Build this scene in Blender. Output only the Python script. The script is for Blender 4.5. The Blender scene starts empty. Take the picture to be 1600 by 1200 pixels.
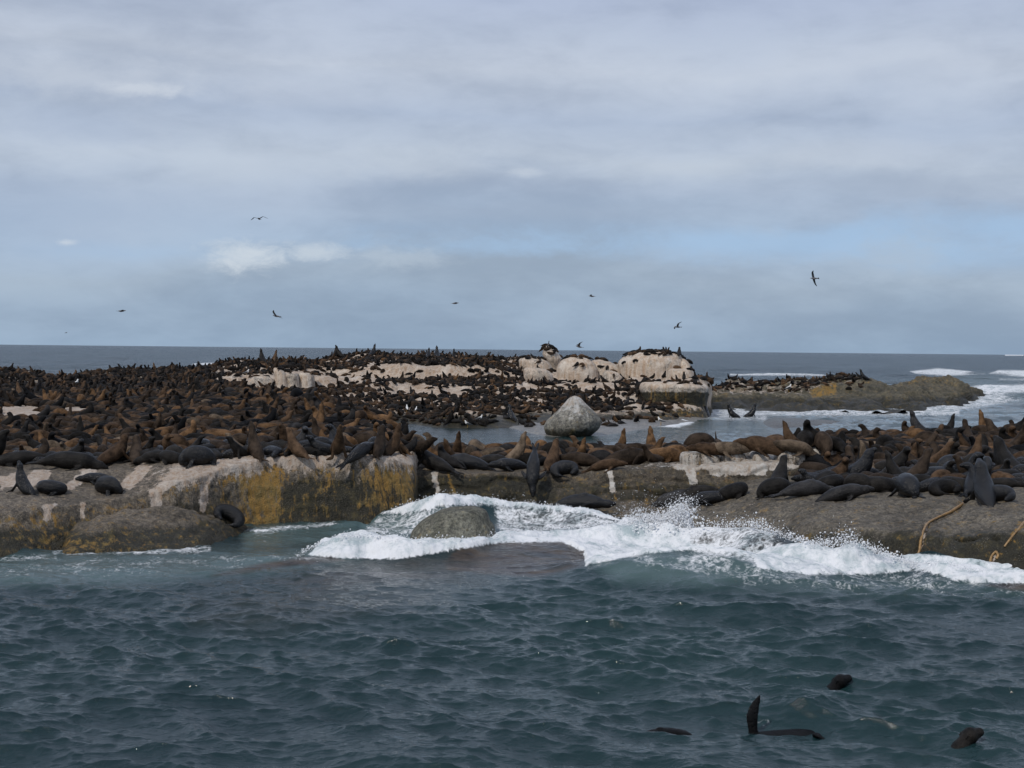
import bpy, math, random
import numpy as np
from mathutils import Vector, Matrix
from mathutils.bvhtree import BVHTree

S = bpy.context.scene
COL = S.collection
random.seed(7)
RNG = np.random.default_rng(11)

# ------------------------------------------------------------------ camera
FPX, CX, CY, CAMH = 2200.0, 800.0, 600.0, 5.0
cam = bpy.data.cameras.new("camera")
cam.lens = FPX / 1600 * 36
cam.sensor_width = 36
cam.clip_start = 0.1
cam.clip_end = 40000
camo = bpy.data.objects.new("camera", cam)
COL.objects.link(camo)
RM = Matrix.Rotation(math.pi / 2 - math.atan(54 / FPX), 4, 'X') @ Matrix.Rotation(0.0100, 4, 'Z')
camo.matrix_world = Matrix.Translation((0, 0, CAMH)) @ RM
S.camera = camo
R3 = np.array(RM.to_3x3())

# ------------------------------------------------------------------ sun and exposure
SUN_EL, SUN_AZ = math.radians(48), math.radians(215)   # azimuth from +Y clockwise: behind the camera, to the left
sl = bpy.data.lights.new("sun", 'SUN')
sl.energy = 1.9
sl.angle = math.radians(2)
sl.color = (1.0, 0.93, 0.84)
so = bpy.data.objects.new("sun", sl)
COL.objects.link(so)
sd = Vector((math.sin(SUN_AZ) * math.cos(SUN_EL), math.cos(SUN_AZ) * math.cos(SUN_EL), math.sin(SUN_EL)))
so.rotation_euler = sd.to_track_quat('Z', 'Y').to_euler()
so.location = (0, 0, 60)
S.view_settings.view_transform = 'Standard'
S.view_settings.look = 'None'
S.view_settings.gamma = 1
S.view_settings.exposure = 0.0
S.cycles.max_bounces = 6
S.cycles.diffuse_bounces = 2
S.cycles.glossy_bounces = 3
S.cycles.transmission_bounces = 2
S.cycles.caustics_reflective = False
S.cycles.caustics_refractive = False


# ------------------------------------------------------------------ node helper
class NT:
    def __init__(s, tree):
        s.t = tree
        s.N = tree.nodes
        s.L = tree.links

    def n(s, kind, props=None, **ins):
        nd = s.N.new(kind)
        for k, v in (props or {}).items():
            setattr(nd, k, v)
        for k, v in ins.items():
            key = int(k[1:]) if k[0] == 'i' and k[1:].isdigit() else k.replace('_', ' ')
            s.put(nd.inputs[key], v)
        return nd

    def put(s, sock, v):
        if isinstance(v, bpy.types.NodeSocket):
            s.L.new(v, sock)
        elif isinstance(v, bpy.types.Node):
            s.L.new(v.outputs[0], sock)
        else:
            sock.default_value = v

    def m(s, op, a, b=0.0, c=0.0, clamp=False):
        return s.n('ShaderNodeMath', dict(operation=op, use_clamp=clamp), i0=a, i1=b, i2=c).outputs[0]

    def vm(s, op, a, b=(0, 0, 0)):
        return s.n('ShaderNodeVectorMath', dict(operation=op), i0=a, i1=b).outputs[0]

    def ss(s, x, lo, hi, to0=0.0, to1=1.0):
        return s.n('ShaderNodeMapRange', dict(interpolation_type='SMOOTHSTEP'), Value=x, From_Min=lo, From_Max=hi,
                   To_Min=to0, To_Max=to1).outputs[0]

    def mix(s, f, a, b):
        nd = s.N.new('ShaderNodeMix')
        nd.data_type = 'RGBA'
        s.put(nd.inputs[0], f)
        s.put(nd.inputs[6], a)
        s.put(nd.inputs[7], b)
        return nd.outputs[2]

    def noise(s, vec, scale, detail=4, rough=0.55, dist=0.0):
        nd = s.n('ShaderNodeTexNoise', None, Vector=vec, Scale=scale, Detail=detail, Roughness=rough, Distortion=dist)
        return nd.outputs[0]

    def ramp(s, f, stops):
        nd = s.N.new('ShaderNodeValToRGB')
        s.put(nd.inputs[0], f)
        e = nd.color_ramp.elements
        while len(e) < len(stops):
            e.new(0.5)
        for i, (p, c) in enumerate(stops):
            e[i].position = p
            e[i].color = tuple(c) + (1,) if len(c) == 3 else c
        return nd.outputs[0]


def srgb(r, g, b):
    f = lambda c: ((c / 255 + 0.055) / 1.055) ** 2.4 if c > 10 else c / 255 / 12.92
    return (f(r), f(g), f(b), 1)


# ------------------------------------------------------------------ world: clear sky under layered cloud
W = bpy.data.worlds.new("World")
S.world = W
W.use_nodes = True
T = NT(W.node_tree)
T.N.clear()
sky = T.n('ShaderNodeTexSky', dict(sky_type='NISHITA', sun_disc=False, sun_elevation=SUN_EL, sun_rotation=SUN_AZ,
                                   altitude=0, air_density=1.0, dust_density=1.2, ozone_density=1.4))
tc = T.n('ShaderNodeTexCoord').outputs['Generated']
sep = T.n('ShaderNodeSeparateXYZ', None, i0=tc)
dx, dy, dz = sep.outputs
el = dz
warpv = T.n('ShaderNodeCombineXYZ', None, i0=T.m('MULTIPLY', dx, 1.0), i1=T.m('MULTIPLY', dy, 1.0), i2=T.m('MULTIPLY', dz, 2.9))
n1 = T.noise(warpv, 2.6, 7, 0.52, 0.25)
n2 = T.noise(T.vm('ADD', warpv, (3.1, 7.7, 1.9)), 6.5, 6, 0.55, 0.2)
n3 = T.noise(T.vm('ADD', warpv, (9.1, 2.7, 5.9)), 1.3, 3, 0.5)
elw = T.m('ADD', el, T.m('MULTIPLY', T.m('SUBTRACT', n1, 0.5), 0.10))
elw = T.m('ADD', elw, T.m('MULTIPLY', dx, 0.02))
# the average tone of the cloud deck with height above the horizon
base = T.ramp(T.m('MULTIPLY', elw, 2.5), [
    (0.00, srgb(146, 166, 187)), (0.07, srgb(150, 168, 188)), (0.13, srgb(158, 173, 190)), (0.19, srgb(160, 177, 198)),
    (0.27, srgb(166, 178, 196)), (0.33, srgb(181, 190, 203)), (0.40, srgb(168, 179, 197)), (0.49, srgb(186, 193, 205)),
    (0.56, srgb(176, 185, 201)), (0.64, srgb(167, 177, 198)), (0.80, srgb(162, 171, 193)), (1.0, srgb(172, 180, 198))])
cl = T.m('ADD', T.m('MULTIPLY', n1, 0.45), T.m('MULTIPLY', n2, 0.4))
cl = T.m('ADD', cl, T.m('MULTIPLY', n3, 0.35))
n4 = T.noise(T.vm('ADD', warpv, (5.1, 1.7, 8.9)), 15, 6, 0.6, 0.3)
cl = T.m('ADD', cl, T.m('MULTIPLY', T.m('SUBTRACT', n4, .5), .34))
cmul = T.ss(cl, 0.47, 0.76, 0.85, 1.14)
cloud = T.vm('MULTIPLY', base, T.n('ShaderNodeCombineXYZ', None, i0=cmul, i1=T.m('ADD', T.m('MULTIPLY', cmul, 0.92), 0.08),
                                   i2=T.m('ADD', T.m('MULTIPLY', cmul, 0.78), 0.22)))


nbv = T.n('ShaderNodeCombineXYZ', None, i0=dx, i1=dy, i2=T.m('MULTIPLY', dz, 2.2))
nb_l = T.noise(nbv, 14, 8, 0.66, 0.2)
nb_s = T.noise(nbv, 48, 8, 0.68, 0.3)


def skydir(px, py):
    d = R3 @ np.array([(px - CX) / FPX, -(py - CY) / FPX, -1.0])
    return d / np.linalg.norm(d)


def sky_blob(px, py, wpx, hpx, soft=0.8):
    nb = nb_s if wpx < 90 else nb_l
    """mask of a cloud lump at a direction, ragged by noise"""
    d = skydir(px, py)
    az = T.m('SUBTRACT', dx, float(d[0]))
    ez = T.m('SUBTRACT', dz, float(d[2]))
    a = T.m('POWER', T.m('ABSOLUTE', T.m('DIVIDE', az, wpx / FPX)), 2.0)
    b = T.m('POWER', T.m('ABSOLUTE', T.m('DIVIDE', ez, hpx / FPX)), 2.0)
    r = T.m('SQRT', T.m('ADD', a, b))
    r = T.m('ADD', r, T.m('MULTIPLY', T.m('SUBTRACT', nb, 0.5), 2.6))
    front = T.ss(dy, 0.2, 0.5)
    return T.m('MULTIPLY', T.ss(r, 1.0 + soft * 0.5, 1.0 - soft, 0, 1), front)


c = cloud
holes = [(1150, 378, 420, 26, 0.75), (800, 385, 200, 14, .5), (1560, 350, 200, 30, 0.7), (1500, 400, 160, 22, .5), (250, 395, 150, 16, 0.3)]
for (px, py, w, h, k) in holes:
    mk = T.m('MULTIPLY', sky_blob(px, py, w, h, 1.0), k)
    c = T.mix(mk, c, srgb(160, 188, 217))
for (px, py, w, h, k, colr) in [
    (380, 402, 60, 24, .9, (203, 210, 217)), (490, 394, 50, 13, .75, (198, 206, 214)), (620, 402, 80, 18, .5, (186, 197, 208)),
    (103, 379, 15, 5, .9, (205, 212, 220)), (130, 122, 190, 28, .6, (203, 208, 216)), (230, 140, 60, 10, .6, (210, 214, 220)),
    (640, 262, 110, 26, .55, (196, 203, 212)), (400, 262, 130, 30, .45, (190, 198, 209)), (1080, 262, 160, 22, .5, (190, 197, 206)), (1330, 240, 160, 22, .4, (190, 196, 206)),
    (820, 268, 26, 8, .5, (200, 206, 214)), (1410, 400, 60, 36, .6, (170, 184, 200)), (1340, 420, 60, 20, .5, (168, 183, 200)),
    (1450, 285, 240, 20, .5, (160, 171, 188)), (800, 330, 420, 16, .35, (160, 172, 190)), (1380, 110, 150, 30, .3, (180, 188, 202)),
    (120, 200, 130, 30, .3, (158, 172, 196)), (60, 330, 220, 50, .35, (154, 170, 194)), (500, 150, 120, 20, .3, (185, 192, 205))]:
    mk = T.m('MULTIPLY', sky_blob(px, py, w, h, 1.0), k)
    c = T.mix(mk, c, srgb(*colr))
c10 = T.vm('MULTIPLY', c, (10.25, 10.55, 10.95))
fin = T.mix(0.93, sky.outputs[0], c10)
bg = T.n('ShaderNodeBackground', None, Color=fin, Strength=0.1)
out = T.n('ShaderNodeOutputWorld', None, Surface=bg)


# ------------------------------------------------------------------ geometry of the view, used to place real things at real distances
def ray(px, py):
    px = np.asarray(px, float)
    py = np.asarray(py, float)
    d = np.stack([(px - CX) / FPX, -(py - CY) / FPX, -np.ones_like(px + py)], -1)
    return d @ R3.T


def at_d(px, py, D):
    d = ray(px, py)
    return d / d[..., 1:2] * np.asarray(D)[..., None] + np.array([0, 0, CAMH])


def at_z(px, py, z=0.0):
    d = ray(px, py)
    t = (z - CAMH) / d[..., 2]
    return d * t[..., None] + np.array([0, 0, CAMH])


def proj(P):
    q = (P - np.array([0, 0, CAMH])) @ R3
    return CX - q[..., 0] / q[..., 2] * FPX, CY + q[..., 1] / q[..., 2] * FPX


def perlin(P, seed=0):
    P = np.asarray(P, float)
    i = np.floor(P).astype(np.int64)
    f = P - i
    u = f * f * f * (f * (f * 6 - 15) + 10)

    def h(ix, iy, iz):
        n = (ix * 374761393 + iy * 668265263 + iz * 2147483647 + seed * 1274126177) & 0xffffffff
        n = ((n ^ (n >> 13)) * 1274126177) & 0xffffffff
        n = n ^ (n >> 16)
        return n

    r = 0
    for a in (0, 1):
        for b in (0, 1):
            for c_ in (0, 1):
                n = h(i[..., 0] + a, i[..., 1] + b, i[..., 2] + c_)
                gx = (n & 1023) / 511.5 - 1
                gy = ((n >> 10) & 1023) / 511.5 - 1
                gz = ((n >> 20) & 1023) / 511.5 - 1
                w = (u[..., 0] if a else 1 - u[..., 0]) * (u[..., 1] if b else 1 - u[..., 1]) * (u[..., 2] if c_ else 1 - u[..., 2])
                r = r + w * (gx * (f[..., 0] - a) + gy * (f[..., 1] - b) + gz * (f[..., 2] - c_))
    return r


def fbm(P, s, octv=4, seed=0, gain=0.5):
    r = 0
    a = 1.0
    for o in range(octv):
        r = r + a * perlin(P * s, seed + o)
        s *= 2.03
        a *= gain
    return r


def sstep(x, lo, hi):
    t = np.clip((x - lo) / (hi - lo), 0, 1)
    return t * t * (3 - 2 * t)


def polymask(px, py, poly, soft=4.0):
    """1 inside the polygon, 0 outside, soft border"""
    px = np.asarray(px, float)
    py = np.asarray(py, float)
    ins = np.zeros(px.shape, bool)
    dm = np.full(px.shape, 1e9)
    n = len(poly)
    for k in range(n):
        x1, y1 = poly[k]
        x2, y2 = poly[(k + 1) % n]
        if y1 != y2:
            cnd = ((y1 > py) != (y2 > py)) & (px < (x2 - x1) * (py - y1) / (y2 - y1) + x1)
            ins ^= cnd
        ex, ey = x2 - x1, y2 - y1
        t = np.clip(((px - x1) * ex + (py - y1) * ey) / (ex * ex + ey * ey + 1e-9), 0, 1)
        dm = np.minimum(dm, np.hypot(px - x1 - t * ex, py - y1 - t * ey))
    sd_ = np.where(ins, dm, -dm)
    return sstep(sd_, -soft, soft)


def mesh_from(name, V, F, mat=None, smooth=True, attrs=None):
    me = bpy.data.meshes.new(name)
    V = np.asarray(V, np.float32)
    F = np.asarray(F, np.int32)
    me.vertices.add(len(V))
    me.vertices.foreach_set('co', V.ravel())
    k = F.shape[1]
    me.loops.add(F.size)
    me.loops.foreach_set('vertex_index', F.ravel())
    me.polygons.add(len(F))
    me.polygons.foreach_set('loop_start', np.arange(0, F.size, k, dtype=np.int32))
    me.polygons.foreach_set('use_smooth', np.full(len(F), smooth))
    me.update(calc_edges=True)
    for an, arr in (attrs or {}).items():
        arr = np.asarray(arr, np.float32)
        if arr.ndim == 1:
            a = me.attributes.new(an, 'FLOAT', 'POINT')
            a.data.foreach_set('value', arr)
        else:
            a = me.attributes.new(an, 'FLOAT_COLOR', 'POINT')
            a.data.foreach_set('color', arr.ravel())
    if mat:
        me.materials.append(mat)
    return me


def link(name, me, label=None, cat=None, group=None, kind=None, parent=None):
    o = bpy.data.objects.new(name, me)
    COL.objects.link(o)
    if parent:
        o.parent = parent
    if label:
        o['label'] = label
    if cat:
        o['category'] = cat
    if group:
        o['group'] = group
    if kind:
        o['kind'] = kind
    return o


def gridfaces(nu, nv):
    a = np.arange(nu * nv).reshape(nu, nv)
    return np.stack([a[:-1, :-1], a[1:, :-1], a[1:, 1:], a[:-1, 1:]], -1).reshape(-1, 4)


# ------------------------------------------------------------------ materials
def principled(name):
    m = bpy.data.materials.new(name)
    m.use_nodes = True
    t = NT(m.node_tree)
    b = t.N['Principled BSDF']
    return m, t, b


def rock_mat(name, dark, light, guano=(0.50, 0.43, 0.36), yellow=(0.33, 0.185, 0.04), wet=(0.022, 0.02, 0.013), fine=1.0, barn=0.5, rough=0.75):
    """bare granite with guano, lichen and weed zones held in the mesh attribute 'zone' (r guano, g lichen, b weed and wet)"""
    m, t, b = principled(name)
    geo = t.n('ShaderNodeNewGeometry')
    P = geo.outputs['Position']
    zn = t.n('ShaderNodeAttribute', dict(attribute_name='zone'))
    sp = t.n('ShaderNodeSeparateColor', None, i0=zn.outputs['Color'])
    zr, zg, zb = sp.outputs[0], sp.outputs[1], sp.outputs[2]
    big = t.noise(P, 0.7 * fine, 5, 0.6)
    med = t.noise(P, 3.5 * fine, 6, 0.65)
    fin_ = t.noise(P, 22 * fine, 5, 0.75)
    mid2 = t.noise(t.vm('ADD', P, (5, 9, 3)), 9 * fine, 5, 0.7)
    col = t.mix(t.ss(t.m('ADD', t.m('MULTIPLY', big, .5), t.m('MULTIPLY', med, .5)), 0.38, 0.62), dark + (1,), light + (1,))
    col = t.mix(t.ss(med, .55, .72), col, (light[0] * 1.15, light[1] * .98, light[2] * .72, 1))
    col = t.vm('MULTIPLY', col, t.n('ShaderNodeCombineXYZ', None, i0=t.ss(mid2, .34, .64, .55, 1.5), i1=t.ss(mid2, .34, .64, .55, 1.48), i2=t.ss(mid2, .34, .64, .58, 1.42)))
    col = t.vm('MULTIPLY', col, t.n('ShaderNodeCombineXYZ', None, i0=t.ss(fin_, .38, .62, .7, 1.35), i1=t.ss(fin_, .38, .62, .7, 1.35), i2=t.ss(fin_, .38, .62, .7, 1.35)))
    # streaks that run down the faces
    st = t.vm('MULTIPLY', P, (4.8 * fine, 4.8 * fine, 0.34 * fine))
    st = t.vm('ADD', st, t.vm('MULTIPLY', t.n('ShaderNodeTexNoise', None, Vector=P, Scale=1.1).outputs[1], (.45, .45, .45)))
    s1 = t.noise(st, 1.0, 6, 0.68)
    s2 = t.noise(t.vm('ADD', st, (7, 3, 1)), 1.7, 6, 0.7)
    s3 = t.noise(t.vm('ADD', st, (1, 13, 4)), 0.9, 5, 0.6)
    wcol = t.mix(t.ss(fin_, .35, .62), (wet[0] * .6, wet[1] * .6, wet[2] * .6, 1), (wet[0] * 1.7, wet[1] * 1.7, wet[2] * 1.5, 1))
    wcol = t.mix(t.ss(med, .5, .68), wcol, (0.07, 0.058, 0.026, 1))
    wf = t.ss(t.m('ADD', zb, t.m('MULTIPLY', t.m('SUBTRACT', t.m('ADD', t.m('MULTIPLY', s3, .6), t.m('MULTIPLY', med, .4)), .5), 1.3)), .3, .6)
    col = t.mix(wf, col, wcol)
    # barnacle speckle
    vo = t.n('ShaderNodeTexVoronoi', dict(feature='F1'), Vector=P, Scale=26.0 * fine, Randomness=1.0)
    sp1 = t.m('MULTIPLY', t.ss(vo.outputs[0], .30, .12), t.ss(t.noise(P, 2.2 * fine, 3), .45, .6))
    col = t.mix(t.m('MULTIPLY', sp1, barn), col, (0.30, 0.27, 0.23, 1))
    yf = t.ss(t.m('ADD', t.m('MULTIPLY', zg, 1.0), t.m('MULTIPLY', t.m('SUBTRACT', t.m('ADD', t.m('MULTIPLY', s2, .7), t.m('MULTIPLY', med, .3)), .5), 4.6)), .36, .95)
    ycol = t.mix(t.ss(s1, .4, .62), yellow + (1,), (0.22, 0.15, 0.045, 1))
    ycol = t.mix(t.ss(fin_, .5, .68), ycol, (0.09, 0.075, 0.03, 1))
    col = t.mix(t.m('MULTIPLY', yf, .9), col, ycol)
    gf = t.ss(t.m('ADD', zr, t.m('MULTIPLY', t.m('SUBTRACT', t.m('ADD', t.m('MULTIPLY', s1, .65), t.m('MULTIPLY', fin_, .35)), .5), 2.8)), .36, .66)
    gcol = t.mix(t.ss(s2, .38, .66), guano + (1,), (guano[0] * .74, guano[1] * .62, guano[2] * .52, 1))
    gcol = t.mix(t.ss(t.noise(P, 1.6 * fine, 5, .6), .48, .66), gcol, (guano[0] * 1.12, guano[1] * 1.16, guano[2] * 1.2, 1))
    gcol = t.mix(t.m('MULTIPLY', t.ss(fin_, .52, .64), .45), gcol, (guano[0] * .35, guano[1] * .32, guano[2] * .3, 1))
    col = t.mix(gf, col, gcol)
    t.put(b.inputs['Base Color'], col)
    rr = t.m('ADD', rough, t.m('MULTIPLY', wf, -.25))
    t.put(b.inputs['Roughness'], rr)
    b.inputs['Specular IOR Level'].default_value = 0.35
    hgt = t.m('ADD', t.m('MULTIPLY', med, .6), t.m('ADD', t.m('MULTIPLY', fin_, .22), t.m('MULTIPLY', vo.outputs[0], .12)))
    bp = t.n('ShaderNodeBump', None, Strength=1.0, Distance=0.16 / fine, Height=hgt)
    t.put(b.inputs['Normal'], bp.outputs[0])
    return m


M_left = rock_mat('granite_stained', (0.085, 0.072, 0.055), (0.17, 0.145, 0.115))
M_mid = rock_mat('granite_ledge', (0.055, 0.048, 0.036), (0.12, 0.10, 0.075), guano=(0.55, 0.52, 0.47))
M_right = rock_mat('granite_barnacled', (0.075, 0.066, 0.052), (0.15, 0.135, 0.11), barn=.7)
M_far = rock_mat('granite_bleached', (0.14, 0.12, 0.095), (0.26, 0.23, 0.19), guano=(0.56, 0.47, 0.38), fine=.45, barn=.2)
M_islet = rock_mat('granite_islet', (0.06, 0.055, 0.036), (0.13, 0.115, 0.08), fine=.45, barn=.2)
M_bould = rock_mat('granite_boulder', (0.13, 0.125, 0.105), (0.24, 0.235, 0.21), guano=(0.56, 0.55, 0.52), fine=.6, barn=.12)
M_dome = rock_mat('granite_whitewashed', (0.3, 0.27, 0.23), (0.42, 0.38, 0.33), guano=(0.66, 0.57, 0.47), fine=.5, barn=.0)


# ------------------------------------------------------------------ rock masses as lofted terrain
TV, TF = [], []          # everything seals can lie on
tcount = 0


def add_terrain(V, F):
    global tcount
    TV.append(V)
    TF.append(F + tcount)
    tcount += len(V)


def crom(K, xs, xq):
    """Catmull-Rom style (finite-difference Hermite, limited) interpolation of rows K at parameter xs"""
    xs = np.asarray(xs, float)
    K = np.asarray(K, float)
    n = len(xs)
    h = np.diff(xs)
    d = np.diff(K, axis=0) / h.reshape(-1, *([1] * (K.ndim - 1)))
    m = np.zeros_like(K)
    m[1:-1] = np.where(d[:-1] * d[1:] > 0, 2 * d[:-1] * d[1:] / (d[:-1] + d[1:] + 1e-12), 0)
    m[0], m[-1] = d[0], d[-1]
    i = np.clip(np.searchsorted(xs, xq, side='right') - 1, 0, n - 2)
    t = ((xq - xs[i]) / h[i]).reshape(-1, *([1] * (K.ndim - 1)))
    hh = h[i].reshape(t.shape)
    return ((2 * t ** 3 - 3 * t ** 2 + 1) * K[i] + (t ** 3 - 2 * t ** 2 + t) * hh * m[i]
            + (-2 * t ** 3 + 3 * t ** 2) * K[i + 1] + (t ** 3 - t ** 2) * hh * m[i + 1])


def loft(name, cols, du, segs, mat, label, amp=0.12, sc=0.45, seed=1, zone=None, smooth_v=2, ledges=0.0, terrain=True, fine_amp=None, groove=None):
    xs = [c_[0] for c_ in cols]
    K = []
    for px, pts in cols:
        row = []
        for p in pts:
            if len(p) == 3:                      # (D, 'z', z)
                q = at_d(px, 546.0 + (px - 800) * .01, p[0])
                q = np.array([q[0], p[0], p[2]])
            else:
                q = at_d(px, p[1], p[0])
            row.append(q)
        K.append(row)
    K = np.array(K)
    xq = np.arange(xs[0], xs[-1] + .01, du)
    G = crom(K, xs, xq)                          # nu x M x 3
    M = G.shape[1]
    rows = []
    for j in range(M - 1):
        n = segs[j]
        t = (np.arange(n) / n)
        rows.append(G[:, j:j + 1] * (1 - t)[None, :, None] + G[:, j + 1:j + 2] * t[None, :, None])
    rows.append(G[:, -1:])
    G = np.concatenate(rows, 1)
    for _ in range(smooth_v):
        G[:, 1:-1] = (G[:, :-2] + 2 * G[:, 1:-1] + G[:, 2:]) / 4
    du_ = np.gradient(G, axis=0)
    dv_ = np.gradient(G, axis=1)
    Nn = np.cross(du_, dv_)
    Nn /= np.linalg.norm(Nn, axis=-1, keepdims=True) + 1e-9
    Nn *= np.where(Nn[..., 2:3] < 0, -1, 1)
    Nn[..., 1] = np.where((Nn[..., 1] > 0) & (Nn[..., 2] < .3), -Nn[..., 1], Nn[..., 1])
    n_ = fbm(G * np.array([1, 1, 1.6]), sc, 3, seed)
    rid = 1 - np.abs(fbm(G * np.array([.6, .6, 2.0]), sc * 1.4, 3, seed + 9)) * 3
    d = amp * n_ * 1.6 + amp * .35 * np.minimum(rid, .8)
    fa = amp * .22 if fine_amp is None else fine_amp
    d += fa * fbm(G, sc * 9, 3, seed + 20)
    if ledges:
        s_ = G[..., 2] * 2.2 + 1.9 * fbm(G * np.array([.35, .35, .3]), 1, 3, seed + 31)
        d -= ledges * np.exp(-((s_ - np.round(s_)) / .11) ** 2) * sstep(-Nn[..., 1], .3, .7)
    if groove:
        gx, gy = proj(G)
        d -= groove(gx, gy)
    G = G + Nn * d[..., None]
    nu, nv = G.shape[:2]
    V = G.reshape(-1, 3)
    F = gridfaces(nu, nv)
    px, py = proj(V)
    Z = np.zeros((len(V), 4), np.float32)
    Z[:, 3] = 1
    if zone:
        wq = 40 / np.maximum(V[:, 1], 30)
        r, g, bb = zone(px + 7 * wq * fbm(V, 1.3, 4, 201, .6), py + 5 * wq * fbm(V, 1.7, 4, 202, .6), V, Nn.reshape(-1, 3))
        Z[:, 0], Z[:, 1], Z[:, 2] = r, g, bb
    me = mesh_from(name, V, F, mat, True, dict(zone=Z))
    o = link(name, me, label, None, None, 'structure')
    if terrain:
        add_terrain(V, F)
    return o


def z(D, zz):
    return (D, 'z', zz)


def waterline(V, hi=.35):
    return sstep(V[:, 2] + .15 * fbm(V, .8, 2, 5), hi, hi * .3)


# left rock with its stained cliff
left_cols = [
    (-260, [z(32.2, -.8), z(33.0, 0), (34.1, 799), (36.5, 770), (39, 740), (50, 668), (62, 628), z(100, 2.3), z(114, -1)]),
    (0, [z(32.5, -.8), z(33.3, 0), (34.3, 797), (36.5, 768), (39, 738), (50, 668), (62, 630), z(100, 2.3), z(114, -1)]),
    (100, [z(34, -.8), z(34.8, 0), (35.6, 790), (37.3, 766), (39.3, 737), (50, 668), (62, 632), z(100, 2.0), z(114, -1)]),
    (200, [z(35.5, -.8), z(36.2, 0), (37, 777), (38.2, 758), (39.5, 735), (50, 664), (62, 628), z(100, 2.3), z(114, -1)]),
    (300, [z(37, -.8), z(37.5, 0), (38.2, 747), (38.9, 733), (40, 722), (50, 660), (62, 620), z(100, 2.5), z(114, -1)]),
    (370, [z(38.2, -.8), z(38.7, 0), (39.4, 727), (40, 720), (41, 714), (50, 658), (60, 622), z(95, 2.4), z(108, -1)]),
    (420, [z(38.7, -.8), z(39.3, 0), (40.1, 719), (40.7, 713), (41.6, 708), (50, 656), (59, 622), z(88, 2.0), z(100, -1)]),
    (470, [z(39, -.8), z(39.6, 0), (40.4, 715), (41, 710), (41.9, 705), (50, 656), (57, 621), z(78, 1.2), z(84, -1)]),
    (520, [z(39.3, -.8), z(39.9, 0), (40.7, 714), (41.3, 709), (42.1, 704), (49, 664), (55, 632), z(68, .6), z(74, -1)]),
    (580, [z(39.7, -.8), z(40.3, 0), (41, 714), (41.6, 710), (42.3, 704), (48, 677), (52, 651), z(62, .3), z(66, -1)]),
    (625, [z(40.3, -.8), z(40.9, 0), (41.5, 719), (41.9, 711), (42.6, 706), (46, 697), (49, 684), z(56, .1), z(60, -1)]),
    (646, [z(40.5, -.8), z(41, 0), (42.0, 730), (42.5, 722), (43.1, 716), (45, 706), (47, 703), z(54, 0), z(58, -1)]),
    (656, [z(41.2, -1), z(41.5, -.9), z(42, -.4), z(42.6, -.4), z(43.2, -.4), z(45, -.4), z(47, -.5), z(54, -1), z(58, -1)]),
]


def zone_left(px, py, V, N):
    flat = sstep(N[:, 2], .55, .85)
    edge = np.interp(px, [-260, 0, 100, 200, 300, 370, 420, 470, 560, 650], [800, 797, 790, 777, 748, 728, 721, 717, 716, 718])
    below = py - edge
    r = .10 * flat + .85 * np.exp(-np.clip(below + 2, 0, 200) / 15.) * sstep(below, -60, -8) * sstep(px, 180, 320)
    r += .45 * sstep(below, 2, -6) * sstep(px, 260, 330) + .16 * sstep(below, 75, 10) * sstep(below, -2, 4) * sstep(px, 250, 330)
    # slanting white washes on the left slope
    for poly in ([(30, 762), (55, 735), (78, 735), (70, 752), (45, 765)], [(102, 762), (140, 728), (156, 730), (140, 748), (112, 765)],
                 [(185, 762), (222, 722), (236, 730), (226, 745), (200, 765)], [(240, 768), (262, 745), (288, 728), (296, 738), (270, 760), (250, 772)],
                 [(0, 745), (30, 738), (30, 760), (0, 765)], [(0, 622), (60, 632), (72, 650), (45, 662), (0, 652)], [(86, 620), (135, 630), (150, 646), (100, 655)],
                 [(86, 622), (160, 640), (120, 655), (90, 650)], [(232, 764), (250, 766), (252, 790), (238, 796)], [(315, 760), (325, 760), (324, 800), (316, 800)],
                 [(68, 790), (92, 786), (76, 812), (68, 812)], [(124, 784), (133, 784), (131, 812), (124, 812)]):
        r += 1.0 * polymask(px, py, poly, 4)
    g = .40 * sstep(below, -2, 12) * np.exp(-np.clip(below - 10, 0, 200) / 60.)
    for cx, w, k in ((402, 24, 1.35), (430, 12, .7), (505, 14, .5), (575, 22, .45), (612, 22, 1.05), (640, 10, .6), (355, 14, .2), (318, 8, .4), (70, 10, .3), (60, 40, .25), (130, 10, .3)):
        g += .60 * k * np.exp(-((px - cx) / (w * 1.15)) ** 2) * sstep(below, 0, 26) * (1 - .5 * sstep(below, 60, 100) * (cx > 450))
    bb = .15 + .75 * sstep(below, 12, 55) * (.5 + .5 * sstep(px, 420, 470)) + .5 * waterline(V, .5)
    bb *= sstep(below, -6, 6)
    bb -= .5 * np.exp(-((px - 402) / 34.) ** 2)
    bb += .35 * sstep(px, 330, 250) * sstep(below, 5, 20) * .3
    return r, g, bb


loft('rock_shore', left_cols, 2.4, [4, 34, 14, 14, 40, 34, 24, 8], M_left, 'pale guano streaked rock shelf with a yellow and orange stained cliff at the water',
     amp=.085, sc=.5, seed=3, zone=zone_left, ledges=.02, fine_amp=.06)

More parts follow.
